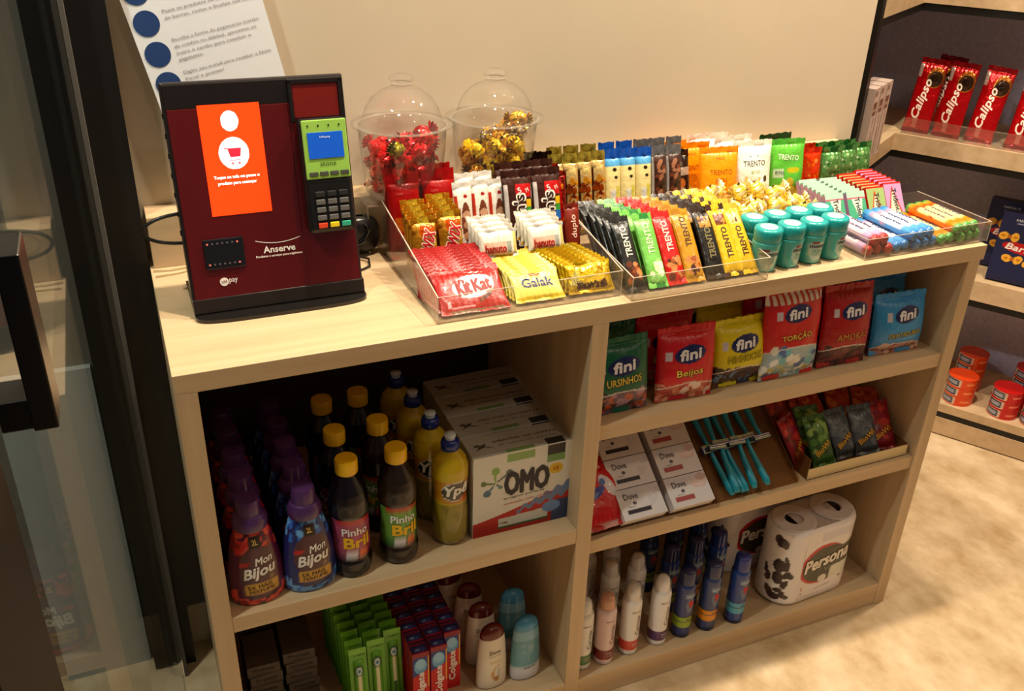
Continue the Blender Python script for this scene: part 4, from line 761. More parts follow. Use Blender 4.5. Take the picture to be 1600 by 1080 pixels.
# fruit gummies in a cream-lipped tray
crm = mat('cream_plastic', (214, 190, 142), rough=0.4)
o = thing('display_tray', 'shallow display tray with a cream front lip holding fruit sweets', 'tray', (1.172, 0.014, ZR2 + 0.0003)); w = 0.262
for n, q, mm in (('base', (0, w, 0, 0.20, 0, 0.002), amb), ('front_lip', (0, w, 0, 0.002, 0.002, 0.026), crm), ('side_wall', (0, 0.002, 0.002, 0.20, 0.002, 0.05), amb), ('side_wall', (w - 0.002, w, 0.002, 0.20, 0.002, 0.03), amb), ('back_wall', (0, w, 0.20, 0.202, 0, 0.06), amb)):
    b = MB(); b.box(*q); b.build(n, mm, o)
def fruit(base, cols, band, seed):
    A = Art(base); A.spots(seed, 26, -0.03, 0.03, 0.024, 0.10, 0.005, 0.011, cols).add(lambda X, Z: np.abs(Z - 0.036 - 0.55 * X) < 0.008, band).rect(-0.04, 0.04, 0.0, 0.016, band if band[0] < 150 else base)
    return pack('fruit_sweet_packet', 0.060, 0.108, 0.018, A, [('BioWi', 0.0, 0.037, 0.046, 0.012, (232, 176, 40), 28, 0.04)], ft=0.010, fb=0.007, seed=seed, back=base, m=PR, wr=0.002)
fg = fruit((70, 112, 48), [(120, 160, 80), (90, 136, 60), (150, 180, 100), (50, 90, 40)], (60, 96, 36), 81)
fs_ = fruit((92, 100, 108), [(106, 116, 124), (84, 92, 100), (122, 130, 136)], (70, 70, 74), 82)
fr_ = fruit((150, 26, 30), [(190, 40, 44), (120, 18, 26), (206, 70, 60), (160, 30, 70)], (130, 24, 30), 83)
fo_ = fruit((196, 74, 26), [(206, 90, 30), (180, 50, 24), (220, 130, 50)], (170, 50, 26), 84)
for pr_, x, y, rx, rz_, zz, lb in ((fr_, 1.196, 0.060, -34, 24, 0.004, 'red fruit sweet packet at the left end, partly hidden'), (fg, 1.236, 0.036, -36, 2, 0.004, 'green fruit sweet packet at the front of the tray'), (fg, 1.232, 0.066, -36, -4, 0.010, 'green fruit sweet packet behind the front green one'),
        (fs_, 1.302, 0.044, -38, 4, 0.004, 'dark grey sweet packet between the green and the grey-blue ones'), (fs_, 1.350, 0.036, -38, -6, 0.006, 'grey-blue fruit sweet packet, right of the middle'), (fr_, 1.398, 0.040, -40, -10, 0.004, 'berry red sweet packet at the right end of the tray'),
        (fr_, 1.206, 0.116, -40, 10, 0.016, 'red fruit sweet packet at the left rear of the tray'), (fo_, 1.300, 0.108, -46, 12, 0.014, 'orange fruit sweet packet lying behind the grey ones'), (fo_, 1.352, 0.112, -52, -14, 0.020, 'orange fruit sweet packet at the right rear'), (fr_, 1.258, 0.120, -44, -6, 0.016, 'red fruit sweet packet in the middle of the rear row'), (fo_, 1.392, 0.086, -46, -24, 0.016, 'orange packet tucked behind the berry red one')):
    place(pr_, (x, y, ZR2 + zz + 0.002), rx, 0, rz_, lb, 'sweet packet', 'fruit sweet packets in the display tray')

# ---------------------------------------------------------------- lower right shelf: aerosols and toilet rolls
def aero(base, cap, band, sub, tcol, blue=False, seed=1):
    A = Art(base); r = 0.0205
    if blue:
        A.rect(-1, 1, 0.030, 0.058, band).rect(-1, 1, 0.0, 0.010, (24, 34, 70)).rect(-1, 1, 0.0575, 0.060, (20, 26, 60)).ell(0.0, 0.090, 0.0105, 0.020, (96, 110, 140)).rect(-0.014, 0.014, 0.110, 0.122, (110, 130, 156)).rect(-1, 1, 0.044, 0.046, (30, 40, 80))
        tx = [('9', 0.0, 0.094, 0.013, 0.020, (214, 52, 40), 0, 0.06), ('NIVEA' if 0 else 'above', 0.0, 0.116, 0.024, 0.007, (206, 214, 226), 0, 0.02), ('deo', 0.0, 0.051, 0.012, 0.004, (20, 40, 60), 0, 0.01)]
    else:
        A.rect(-1, 1, 0.014, 0.040, band).rect(-1, 1, 0.0, 0.006, (206, 200, 206))
        tx = [('Rexona' if 0 else 'above', -0.003, 0.118, 0.020, 0.004, (84, 74, 74), 0, 0.01), ('Caricias', 0.003, 0.080, 0.050, 0.011, tcol, 90, 0.0, 0.2), ('DEO', 0.003, 0.030, 0.016, 0.004, (236, 214, 214), 0, 0.02), ('150ml', 0.003, 0.023, 0.014, 0.0035, (226, 200, 200), 0, 0.01)]
    b = MB(); b.lathe(densify([(0, 0), (0.0185, 0), (0.0203, 0.0016), (r, 0.004), (r, 0.132), (0.0195, 0.138), (0.0165, 0.1425)], 8) if 0 else [(0, 0), (0.0185, 0), (0.0203, 0.0016)] + [(r, z) for z in np.linspace(0.004, 0.132, 60)] + [(0.0195, 0.138), (0.0165, 0.1425), (0.0, 0.1425)], 40, art=A)
    o = b.build('spray_can', PP, None, smooth='angle')
    b = MB()
    if blue: b.lathe([(0.0178, 0.1415), (0.0180, 0.143), (0.0165, 0.172), (0.0150, 0.1755), (0.0, 0.1765)], 32, cap)
    else: b.lathe([(0.0150, 0.1415), (0.0148, 0.158), (0.0138, 0.161), (0.0128, 0.168), (0.0095, 0.1725), (0.0, 0.1738)], 32, cap)
    b.build('cap', PP, o, smooth=True)
    if not blue:
        b = MB(); b.lathe([(0.0190, 0.1400), (0.0186, 0.166), (0.0150, 0.174), (0.0090, 0.1765), (0.0, 0.177)], 32); b.build('clear_overcap', jarm, o, smooth=True)
    letters(o, cyl(lambda V: r + 0 * V), tx, out=0.0005)['kind'] = 'stuff'
    return o
C_ = [('white spray can with a green band', aero((226, 222, 216), (226, 222, 216), (84, 130, 70), 0, (90, 110, 84))), ('pale pink spray can with a dark red band', aero((222, 196, 196), (214, 160, 130), (132, 36, 44), 0, (120, 90, 84))),
      ('white spray can with an orange-red band', aero((230, 224, 220), (226, 216, 208), (206, 74, 60), 0, (120, 84, 70))), ('white spray can with a purple band', aero((230, 226, 226), (232, 226, 224), (96, 60, 110), 0, (130, 110, 90)))]
B_ = [('blue spray can with a lime band', aero((44, 62, 120), (34, 44, 92), (150, 170, 50), 0, WHITE, True)), ('blue spray can with an orange band', aero((60, 74, 120), (44, 54, 96), (226, 150, 30), 0, WHITE, True)), ('blue spray can with a turquoise band', aero((44, 74, 140), (44, 60, 130), (90, 170, 196), 0, WHITE, True))]
G_ = 'spray cans on the lower right shelf'
row = [(C_[0], 0.6905, 0.040), (C_[1], 0.7400, 0.036), (C_[2], 0.8010, 0.040), (C_[3], 0.8710, 0.041), (B_[0], 0.9310, 0.041), (B_[1], 0.9930, 0.038), (B_[2], 1.0630, 0.034)]
for (lb, pr_), x, y in row: place(pr_, (x, y, ZB + 0.0005), 0, 0, 8, lb + ', at the shelf front', 'spray can', G_)
rear = [(C_[1], 0.708, 0.104, 'between the first two front cans'), (C_[0], 0.792, 0.118, 'behind the orange-red banded one'), (C_[3], 0.856, 0.118, 'behind the front purple-banded one'), (B_[0], 0.938, 0.116, 'behind the front lime-banded one'), (B_[1], 1.000, 0.118, 'behind the front orange-banded one'), (B_[2], 1.062, 0.120, 'behind the front turquoise-banded one'),
        (C_[2], 0.716, 0.178, 'in the third row at the left'), (C_[2], 0.772, 0.186, 'in the third row, second from the left'), (C_[3], 0.832, 0.186, 'in the third row, dim'), (B_[0], 0.930, 0.190, 'in the third row, dim'), (B_[1], 0.996, 0.192, 'in the third row, dim'), (B_[2], 1.060, 0.194, 'in the third row, dim')]
for (lb, pr_), x, y, w_ in rear: place(pr_, (x, y, ZB + 0.0005), 0, 0, 5, lb + ', ' + w_, 'spray can', G_)
# toilet roll packs
def stadium(r, a, n=20):       # outline of two touching rolls, slightly pulled straight by the film, starting at the back, clockwise seen from above
    pts = [(t, -r) for t in np.linspace(-a, a, 16)]
    pts += [(a + r * math.sin(q), -r * math.cos(q)) for q in np.linspace(0, math.pi, n)[1:-1]] + [(t, r) for t in np.linspace(a, -a, 16)] + [(-a - r * math.sin(q), r * math.cos(q)) for q in np.linspace(0, math.pi, n)[1:-1]]
    return pts
def roll_pack():
    r, a, H = 0.0545, 0.0555, 0.205; P = np.array(stadium(r, a)); n = len(P)
    S = np.concatenate([[0], np.cumsum(np.hypot(*(np.roll(P, -1, 0) - P).T))]); tot = S[-1]
    A = Art((230, 222, 220))
    A.add(lambda X, Z: (((X - 0.060) / 0.066) ** 2 + ((Z - 0.100) / 0.054) ** 2 < 1) & (X < 0.20), (196, 30, 28)).add(lambda X, Z: (((X - 0.069) / 0.066) ** 2 + ((Z - 0.098) / 0.049) ** 2 < 1) & (X < 0.22), (72, 66, 50))
    A.add(lambda X, Z: (X > 0.050) & (X < 0.165) & (Z > 0.080 + 0.15 * (X - 0.05)) & (Z < 0.126 + 0.22 * (X - 0.06)), (78, 72, 54)).add(lambda X, Z: (X > 0.085) & (X < 0.165) & (Z < 0.084 + 0.1 * (X - 0.08)) & (Z > 0.052), (216, 216, 204))
    A.ell(0.066, 0.056, 0.012, 0.010, (222, 216, 206)).ell(0.010, 0.042, 0.0026, 0.006, (206, 110, 60)).ell(0.118, 0.046, 0.005, 0.003, (110, 104, 96)).rect(0.04, 0.13, 0.165, 0.19, (214, 208, 216)).rect(0.0, 0.12, 0.016, 0.0175, (170, 160, 170)).rect(0.0, 0.12, 0.010, 0.0115, (180, 170, 180))
    g = random.Random(7)
    for _ in range(26): A.ell(tot - g.uniform(0.03, 0.085), g.uniform(0.02, 0.18), g.uniform(0.004, 0.014), g.uniform(0.006, 0.018), g.choice([(48, 26, 34), (80, 60, 60), (60, 36, 44)]), g.uniform(0, 90))
    def wall(U, V):
        x = np.interp(U, S, np.append(P[:, 0], P[0, 0])); y = np.interp(U, S, np.append(P[:, 1], P[0, 1])); k = 1 - 0.10 * np.clip((V - 0.19) / 0.015, 0, 1) ** 2 - 0.08 * np.clip((0.012 - V) / 0.012, 0, 1) ** 2 + 0.006 * np.sin(V * 31)
        w = 0.0008 * wob(U, V, 5)
        return x * k + w, y * k + w, V
    b = MB(); b.grid(wall, 0, tot, 0, H, 170, 110, art=A)
    o = b.build('toilet_roll_pack', PR, None, smooth=True)
    for sx in (-1, 1):
        b = MB(); b.lathe([(0.0495, H - 0.002), (0.046, H + 0.001), (0.022, H + 0.001), (0.0195, H - 0.002)], 36, (214, 206, 204), cx=sx * 0.0545)
        b.lathe([(0.0195, H - 0.002), (0.0190, H - 0.035)], 30, (120, 102, 90), cx=sx * 0.0545); b.lathe([(0.0190, H - 0.035), (0.0, H - 0.035)], 24, (96, 80, 72), cx=sx * 0.0545)
        b.build('roll_end', PC, o, smooth='angle')
    b = MB(); b.add([(-0.056, -0.049, H - 0.003), (0.056, -0.049, H - 0.003), (0.056, 0.049, H - 0.003), (-0.056, 0.049, H - 0.003)], [(0, 1, 2, 3)], (196, 186, 184)); b.build('top_film', PR, o)
    fw = lambda U, V, q: (lambda t: (t[0] + q * 0, t[1] - q, t[2]))(wall(U, V))
    letters(o, fw, [('Persona', 0.068, 0.112, 0.128, 0.036, (236, 226, 214), 9, 0.05, 0.25), ('VIP', 0.080, 0.084, 0.028, 0.012, (170, 162, 140), 8, 0.0, 0.2), ('4', 0.010, 0.028, 0.006, 0.006, (180, 110, 80), 0, 0.0), ('folha dupla', 0.070, 0.032, 0.040, 0.004, (130, 130, 150), 6, 0.0)], out=0.0012)['kind'] = 'stuff'
    return o
tp = roll_pack()
place(tp, (1.268, 0.072, ZB + 0.0005), 0, 0, 3, 'white four-roll toilet paper pack at the front with a heart-shaped emblem', 'toilet paper', 'toilet paper packs')
place(tp, (1.205, 0.205, ZB + 0.0005), 0, 0, -4, 'white toilet paper pack behind and left of the front pack', 'toilet paper', 'toilet paper packs')

# ---------------------------------------------------------------- upper left shelf: washing powder, dish soap, cleaners, softeners
A = Art((222, 216, 204)); W2, H2, D2 = 0.186, 0.170, 0.066
A.below(lambda X: 0.030 + 0.16 * (X + 0.093) + 0.02 * ((X + 0.093) / 0.186) ** 2, (186, 40, 30)).below(lambda X: 0.0 + 0 * X + 0.024, (170, 26, 24)).rect(0.060, 0.094, 0.0, 0.046, (60, 74, 110))
A.rect(-0.045, 0.052, 0.008, 0.013, (64, 96, 54)).add(lambda X, Z: (X > -0.045) & (X < 0.052) & (Z > 0.013) & (Z < 0.032 + 0.04 * X), (206, 206, 196)).add(lambda X, Z: np.abs(Z - 0.052 - 0.30 * (X - 0.03) - 0.004 * np.sin(X * 300)) < (0.004 + 0.10 * np.clip(X, 0, 1)) * (X > -0.01), (116, 136, 170)).ell(0.058, 0.034, 0.018, 0.012, (120, 150, 196))
A.rect(-0.030, 0.022, 0.149, 0.166, (150, 176, 110)).rect(0.046, 0.080, 0.147, 0.168, (70, 62, 60)).rect(0.046, 0.080, 0.132, 0.147, (124, 160, 96)).ell(0.064, 0.116, 0.014, 0.0115, (222, 184, 44))
for q, (dx, dz, rr, c) in enumerate(((0.0, 0.026, 0.008, (150, 180, 100)), (-0.022, 0.004, 0.0055, (110, 130, 80)), (-0.015, -0.018, 0.0075, (90, 120, 140)), (0.026, 0.018, 0.0065, (110, 120, 110)), (0.010, -0.010, 0.004, (110, 140, 140)))):
    A.ell(-0.052 + dx, 0.110 + dz, rr, rr, c); A.ell(-0.052 + dx / 2, 0.110 + dz / 2, max(abs(dx), abs(dz)) / 2, 0.0022, c, math.degrees(math.atan2(dz, dx)))
T_ = Art((186, 180, 168)); T_.ell(-0.066, -0.034, 0.009, 0.004, (90, 84, 76), 30).ell(-0.074, -0.030, 0.006, 0.004, (100, 96, 84)).ell(-0.058, -0.038, 0.012, 0.0016, (84, 80, 74), -20).ell(-0.068, -0.036, 0.014, 0.0016, (84, 80, 74), 35).rect(-0.030, 0.022, -0.066, -0.056, (130, 156, 96)).rect(0.046, 0.080, -0.066, -0.048, (56, 54, 50))
omo = carton('washing_powder_box', W2, H2, D2, A, (206, 200, 190), [('OMO', 0.008, 0.104, 0.088, 0.052, (56, 50, 58), 0, 0.05), ('lavagem perfeita', 0.004, 0.074, 0.078, 0.0055, (70, 62, 64), 2, 0.02), ('multiação mais cuidado', 0.012, 0.063, 0.094, 0.0055, (190, 60, 46), 3, 0.01), ('10', 0.064, 0.116, 0.010, 0.008, (190, 90, 30), 0, 0.04), ('1,6kg', -0.034, 0.0205, 0.014, 0.006, (50, 50, 50), 0, 0.03)],
    tops=T_, toptexts=[('IMBATÍVEL NA LIMPEZA', 0.018, -0.026, 0.122, 0.008, (120, 52, 44), 0, 0.03), ('de roupas do dia a dia', 0.018, -0.040, 0.112, 0.007, (96, 92, 86), 0, 0.0, 0.3)], step=0.0015)
for i in range(4):
    place(omo, (0.5455 + 0.0005 * i, 0.044 + D2 + 0.0725 * i, ZL1 + 0.0005), 0, 0, 0.5 * (i - 1), 'white washing powder box with red base, %s in the row against the divider' % ORD[i], 'detergent', 'washing powder boxes')
# dish soap bottles
yr = densify([(0.0, 0.0), (0.020, 0.0), (0.027, 0.003), (0.0305, 0.012), (0.0310, 0.060), (0.0295, 0.085), (0.0285, 0.100), (0.0300, 0.118), (0.0320, 0.140), (0.0315, 0.158), (0.0270, 0.172), (0.0180, 0.183), (0.0135, 0.189), (0.0130, 0.192)], 6)
A = Art((232, 200, 24)); A.below(lambda X: 0.090 + 0 * X, (176, 156, 52)).add(lambda X, Z: (Z < 0.09) & (np.sin(X * 200 + Z * 70) * np.sin(X * 70 - Z * 120) > 0.5), (160, 140, 50)).add(lambda X, Z: (Z > 0.092) & (Z < 0.140) & (np.abs(X) < 0.048), (224, 160, 46)).ell(0.0, 0.117, 0.0275, 0.0205, (232, 226, 214), 6).ell(0.0, 0.117, 0.0255, 0.0185, (34, 34, 52), 6).ell(0.020, 0.099, 0.014, 0.007, (226, 120, 30), 10)
b = MB(); b.lathe(yr, 60, art=A); yb = b.build('dish_soap_bottle', PL, None, smooth=True)
b = MB(); b.lathe([(0.0130, 0.189), (0.0160, 0.1895), (0.0162, 0.200), (0.0140, 0.206), (0.0090, 0.208)], 28, (36, 60, 140)); cpo = b.build('cap', PP, yb, smooth=True)
b = MB(); b.lathe([(0.0092, 0.2065), (0.0086, 0.212), (0.0104, 0.214), (0.0098, 0.217), (0.0, 0.2178)], 24, (214, 220, 226)); b.build('cap_nozzle', PP, cpo, smooth=True)
yz = lambda V: np.interp(V, [q[1] for q in yr], [q[0] for q in yr])
letters(yb, cyl(yz), [('Ypê', 0.001, 0.117, 0.045, 0.029, (236, 234, 226), 5, 0.05, 0.2)], out=0.0007)['kind'] = 'stuff'
for i, (x, y) in enumerate(((0.4180, 0.068), (0.4085, 0.145), (0.4015, 0.224), (0.3930, 0.300))):
    place(yb, (x, y, ZL1 + 0.0005), 0, 0, (2, -14, 8, 0)[i], 'clear yellow dish soap bottle, %s in its row beside the boxes' % ORD[i], 'bottle', 'yellow dish soap bottles')
# dark pine cleaner bottles
pr2 = densify([(0.0, 0.0), (0.024, 0.0), (0.031, 0.004), (0.0335, 0.014), (0.0335, 0.030), (0.0315, 0.036), (0.0310, 0.118), (0.0335, 0.126), (0.0325, 0.150), (0.0290, 0.166), (0.0200, 0.182), (0.0145, 0.192), (0.0140, 0.200)], 6)
pz = lambda V: np.interp(V, [q[1] for q in pr2], [q[0] for q in pr2])
def pine(lab, l2, sd):
    A = Art((26, 16, 24) if sd == 1 else (46, 30, 20)); A.add(lambda X, Z: (Z > 0.036) & (Z < 0.120) & (np.abs(X) < 0.046), lab).add(lambda X, Z: (Z > 0.108) & (Z < 0.120) & (np.abs(X) < 0.030 + 0.2 * (0.12 - Z)), (190, 40, 30)).add(lambda X, Z: (Z > 0.040) & (Z < 0.056) & (np.abs(X) < 0.046), l2)
    A.rect(-0.018, 0.000, 0.048, 0.0535, (214, 210, 220)).rect(0.004, 0.020, 0.048, 0.056, (226, 110, 50)).spots(sd, 10, -0.04, 0.04, 0.06, 0.105, 0.004, 0.010, [tuple(int(q * 0.8) for q in lab), tuple(min(255, int(q * 1.15)) for q in lab)])
    A.ell(-0.015, 0.139, 0.010, 0.008, (72, 60, 56), 30).ell(-0.015, 0.137, 0.007, 0.006, (34, 24, 26), 30).ell(0.015, 0.139, 0.010, 0.008, (72, 60, 56), -30).ell(0.015, 0.137, 0.007, 0.006, (34, 24, 26), -30)
    b = MB(); b.lathe(pr2, 60, art=A); o = b.build('pine_cleaner_bottle', PP, None, smooth=True)
    b = MB(); b.lathe([(0.0150, 0.197), (0.0182, 0.1975), (0.0186, 0.200), (0.0184, 0.220), (0.0174, 0.2220), (0.0, 0.2224)], 36, (234, 186, 22)); b.build('cap', PP, o, smooth='angle')
    letters(o, cyl(pz), [('Pinho', -0.001, 0.0965, 0.044, 0.015, (238, 234, 236), 0, 0.03), ('Bril', 0.002, 0.0745, 0.046, 0.023, (236, 190, 24), 0, 0.06), ('limpador', 0.0, 0.0430, 0.034, 0.003, (206, 206, 206), 0, 0.0)], out=0.0007)['kind'] = 'stuff'
    return o
pp_, pg_ = pine((166, 78, 110), (130, 60, 90), 1), pine((104, 150, 66), (70, 120, 60), 2)
for pr_, ps, cn in ((pp_, ((0.2370, 0.052), (0.2390, 0.142), (0.2410, 0.245)), 'pink'), (pg_, ((0.3200, 0.056), (0.3150, 0.148), (0.3070, 0.250)), 'green')):
    for i, (x, y) in enumerate(ps): place(pr_, (x, y, ZL1 + 0.0005), 0, 0, (4, -40, 30)[i], 'dark pine cleaner bottle with %s label and yellow cap, %s in its row' % (cn, ORD[i]), 'bottle', 'pine cleaner bottles')
# fabric softener bottles
def soft(base, fl, fl2, sd):
    pr3 = densify([(0.0, 0.0), (0.036, 0.0), (0.041, 0.003), (0.0435, 0.012), (0.0440, 0.040), (0.0420, 0.070), (0.0370, 0.100), (0.0310, 0.125), (0.0250, 0.142), (0.0190, 0.150)], 8)
    g = random.Random(sd); A = Art(base)
    A.spots(sd, 90, -0.07, 0.07, 0.002, 0.030, 0.003, 0.008, [fl, fl2]).spots(sd + 1, 70, -0.06, 0.06, 0.105, 0.142, 0.003, 0.008, [fl, fl2, tuple(int(q * 0.7) for q in fl)])
    A.ell(0.002, 0.074, 0.034, 0.040, (96, 60, 66)).rect(-0.040, 0.040, 0.018, 0.046, base).rect(-0.026, 0.032, 0.026, 0.046, (206, 160, 66)).rect(-0.02, 0.03, 0.013, 0.021, tuple(int(q * 0.8) for q in base)).ell(0.020, 0.054, 0.005, 0.004, (150, 110, 84)).rect(-0.009, 0.009, 0.112, 0.132, (46, 30, 30)).ell(-0.022, 0.084, 0.009, 0.004, (196, 50, 50))
    b = MB(); b.lathe(pr3, 72, art=A, sy=0.68); o = b.build('softener_bottle', PP, None, smooth=True)
    b = MB(); b.lathe([(0.0265, 0.143), (0.0272, 0.145), (0.0268, 0.158), (0.0225, 0.166), (0.0195, 0.1675), (0.0190, 0.1880), (0.0170, 0.1930), (0.0, 0.1940)], 40, (92, 56, 106)); b.build('cap', PP, o, smooth='angle')
    fz = lambda V: np.interp(V, [q[1] for q in pr3], [q[0] for q in pr3])
    def fn(U, V, q): r = fz(V) + q; return r * np.sin(U / r), -r * 0.68 * np.cos(U / r) - q * 0.3, V
    letters(o, fn, [('Mon', 0.010, 0.088, 0.030, 0.014, (238, 232, 226), 8, 0.03, 0.3), ('Bijou', 0.002, 0.066, 0.056, 0.026, (238, 232, 226), 8, 0.04, 0.3), ('5X MAIS', 0.000, 0.0395, 0.040, 0.0075, (60, 30, 20), 2, 0.02), ('PERFUME', 0.003, 0.0305, 0.042, 0.0065, (70, 36, 20), 2, 0.02), ('2L', 0.0, 0.122, 0.009, 0.010, (226, 190, 110), 0, 0.03)], out=0.0009)['kind'] = 'stuff'
    return o
sr, sb2 = soft((96, 32, 70), (206, 44, 40), (226, 90, 70), 91), soft((46, 48, 110), (64, 120, 206), (120, 176, 232), 93)
for pr_, x, cn in ((sr, 0.0790, 'red flowers'), (sb2, 0.1640, 'blue flowers')):
    for i in range(5): place(pr_, (x - 0.001 * i, 0.043 + 0.068 * i, ZL1 + 0.0005), 0, 0, (3, -5, 2, 0, 4)[i], 'purple-capped softener bottle with %s, %s in its row' % (cn, ORD[i]), 'bottle', 'fabric softener bottles')

# ---------------------------------------------------------------- lower left shelf: soaps, brushes, toothpaste, shampoo
A = Art((84, 72, 64)); A.rect(-0.03, 0.03, 0.0, 0.004, (60, 50, 46))
ds_ = carton('dark_soap_box', 0.058, 0.025, 0.085, A, (80, 70, 62), [('Protex', 0.0, 0.015, 0.040, 0.008, (36, 30, 30), 0, 0.03), ('balance', 0.002, 0.006, 0.030, 0.004, (44, 38, 36), 0, 0.02)])
for c, (x, y, n) in enumerate(((0.078, 0.205, 6), (0.144, 0.215, 6), (0.078, 0.305, 7), (0.144, 0.315, 7))):
    for i in range(n): place(ds_, (x + 0.001 * (i % 2), y, ZB + 0.0005 + 0.0256 * i), 0, 0, (i * 37 % 5) - 2, 'small grey-brown soap box, %s from below in the %s stack' % (LV[i], ('front left', 'front right', 'rear left', 'rear right')[c]), 'soap', 'grey-brown soap boxes in the dark corner')
def card(w, h):
    A = Art((112, 178, 46)); A.ell(0.0, 0.122, 0.0085, 0.014, (70, 110, 90)).ell(0.0, 0.122, 0.0055, 0.010, (196, 214, 206)).ell(0.0, 0.122, 0.0028, 0.0045, (60, 130, 190)).rect(-0.0028, 0.0028, 0.05, 0.110, (226, 222, 190)).rect(-0.0036, 0.0036, 0.0, 0.05, (60, 110, 70)).add(lambda X, Z: (np.abs(X) > 0.0085) & (np.abs(X) < 0.0098) & (Z < 0.125), (90, 150, 60)).rect(-w, w, h - 0.012, h, (134, 196, 66))
    return A
tb = MB(); A = card(0.033, 0.170)
tb.grid(lambda U, V: (U, 0 * U - 0.0006 - 0.008 * np.clip(1 - (U / 0.0095) ** 2, 0, 1) ** 0.5 * np.clip((0.142 - V) / 0.01, 0, 1) ** 0.5, V), -0.0165, 0.0165, 0, 0.170, 26, 90, art=A)
tb.box(-0.0165, 0.0165, -0.0004, 0.0004, 0, 0.170, (110, 170, 60))
tbo = tb.build('toothbrush_pack', PR, None); letters(tbo, lambda U, V, q: (U, 0 * U - 0.0008 - q, V), [('Colgate', 0.003, 0.154, 0.022, 0.0042, (40, 70, 40), 3, 0.02)])['kind'] = 'stuff'
for c, (x, y0) in enumerate(((0.2400, 0.070), (0.2770, 0.080), (0.3130, 0.094))):
    for i in range(9): place(tbo, (x - 0.0012 * i, y0 + 0.0245 * i, ZB + 0.0005), -4, 0, (i * 7 % 5) - 2, 'lime green toothbrush pack, %s in the %s column' % (ORD[i], ('left', 'middle', 'right')[c]), 'toothbrush', 'lime green toothbrush packs')
A = Art((206, 26, 32)); A.above(lambda X: 0.098 + 0.5 * X, (52, 62, 140)).ell(-0.001, 0.116, 0.0125, 0.019, (120, 180, 226)).ell(-0.001, 0.121, 0.0095, 0.013, (160, 206, 240)).rect(0.0135, 0.016, 0.06, 0.150, (222, 170, 50)).rect(-0.02, 0.02, 0.139, 0.150, (150, 30, 50))
T_ = Art((54, 40, 92)); T_.ell(0.0, -0.020, 0.011, 0.006, (60, 80, 150)).rect(-0.016, 0.016, -0.030, -0.026, (170, 30, 44)).rect(-0.016, 0.016, -0.008, -0.003, (130, 30, 50)).ell(-0.004, -0.019, 0.004, 0.002, (150, 170, 200))
cg = carton('toothpaste_box', 0.0325, 0.150, 0.029, A, (196, 30, 38), [('Colgate', 0.001, 0.062, 0.078, 0.018, (240, 226, 224), 90, 0.05)], tops=T_, step=0.0012)
for c, (x, y0) in enumerate(((0.3520, 0.046), (0.3890, 0.050), (0.4250, 0.076))):
    for i in range(8): place(cg, (x - 0.0010 * i, y0 + 0.029 + 0.0315 * i, ZB + 0.0005), 0, 0, (i * 3 % 5) * 0.6 - 1, 'red and blue toothpaste box, %s in the %s column' % (ORD[i], ('left', 'middle', 'right')[c]), 'toothpaste', 'upright toothpaste boxes')
def shamp(base, cap, art, texts, sx=1.0):
    pr4 = densify([(0.0, 0.0), (0.027, 0.0), (0.0315, 0.003), (0.0325, 0.010), (0.0315, 0.060), (0.0290, 0.100), (0.0262, 0.124), (0.0250, 0.127)], 8)
    A = Art(base)
    for a in art: getattr(A, a[0])(*a[1:])
    b = MB(); b.lathe(pr4, 60, art=A, sy=0.58); o = b.build('shampoo_bottle', PP, None, smooth=True)
    b = MB(); b.lathe([(0.0252, 0.1265), (0.0250, 0.134), (0.0220, 0.144), (0.0140, 0.1510), (0.0, 0.1530)], 36, cap, sy=0.58); b.build('cap', PP, o, smooth=True)
    fz = lambda V: np.interp(V, [q[1] for q in pr4], [q[0] for q in pr4])
    def fn(U, V, q): r = fz(V) + q; return r * np.sin(U / r), -r * 0.58 * np.cos(U / r) - q * 0.4, V
    letters(o, fn, texts, out=0.0008)['kind'] = 'stuff'
    return o
w1 = shamp((228, 218, 204), (112, 38, 26), [('ell', 0.004, 0.044, 0.010, 0.018, (206, 160, 96), -20), ('ell', 0.007, 0.046, 0.008, 0.015, (228, 218, 204), -20), ('ell', 0.002, 0.026, 0.010, 0.004, (186, 130, 60)), ('ell', 0.0, 0.070, 0.010, 0.004, (214, 196, 140)), ('ell', 0.009, 0.040, 0.004, 0.010, (196, 200, 196))], [('Dove', 0.0, 0.096, 0.024, 0.009, (90, 74, 60), 0, 0.01), ('óleo nutrição', 0.0, 0.086, 0.026, 0.0035, (130, 116, 104), 0, 0.0)])
b1 = shamp((108, 160, 176), (90, 160, 200), [('below', lambda X: 0.040 + 0 * X, (190, 204, 214)), ('below', lambda X: 0.030 + 0 * X, (214, 216, 226)), ('above', lambda X: 0.105 + 0 * X, (140, 186, 206)), ('spots', 5, 8, -0.02, 0.02, 0.05, 0.1, 0.003, 0.008, [(126, 170, 184), (96, 150, 168)])], [('limpeza', 0.003, 0.034, 0.026, 0.006, (60, 80, 96), 4, 0.02)])
for i, (x, y) in enumerate(((0.5010, 0.062), (0.5020, 0.124), (0.4990, 0.184), (0.4760, 0.238))): place(w1, (x, y, ZB + 0.0005), 0, 0, (4, -10, -14, 10)[i], 'white shampoo bottle with brown cap, %s in its row' % ORD[i], 'shampoo', 'white shampoo bottles')
for i, (x, y) in enumerate(((0.5720, 0.058), (0.5760, 0.138))): place(b1, (x, y, ZB + 0.0005), 0, 0, (2, -8)[i], 'pale blue shampoo bottle with blue cap, %s of two' % ('front', 'rear')[i], 'shampoo', 'pale blue shampoo bottles')
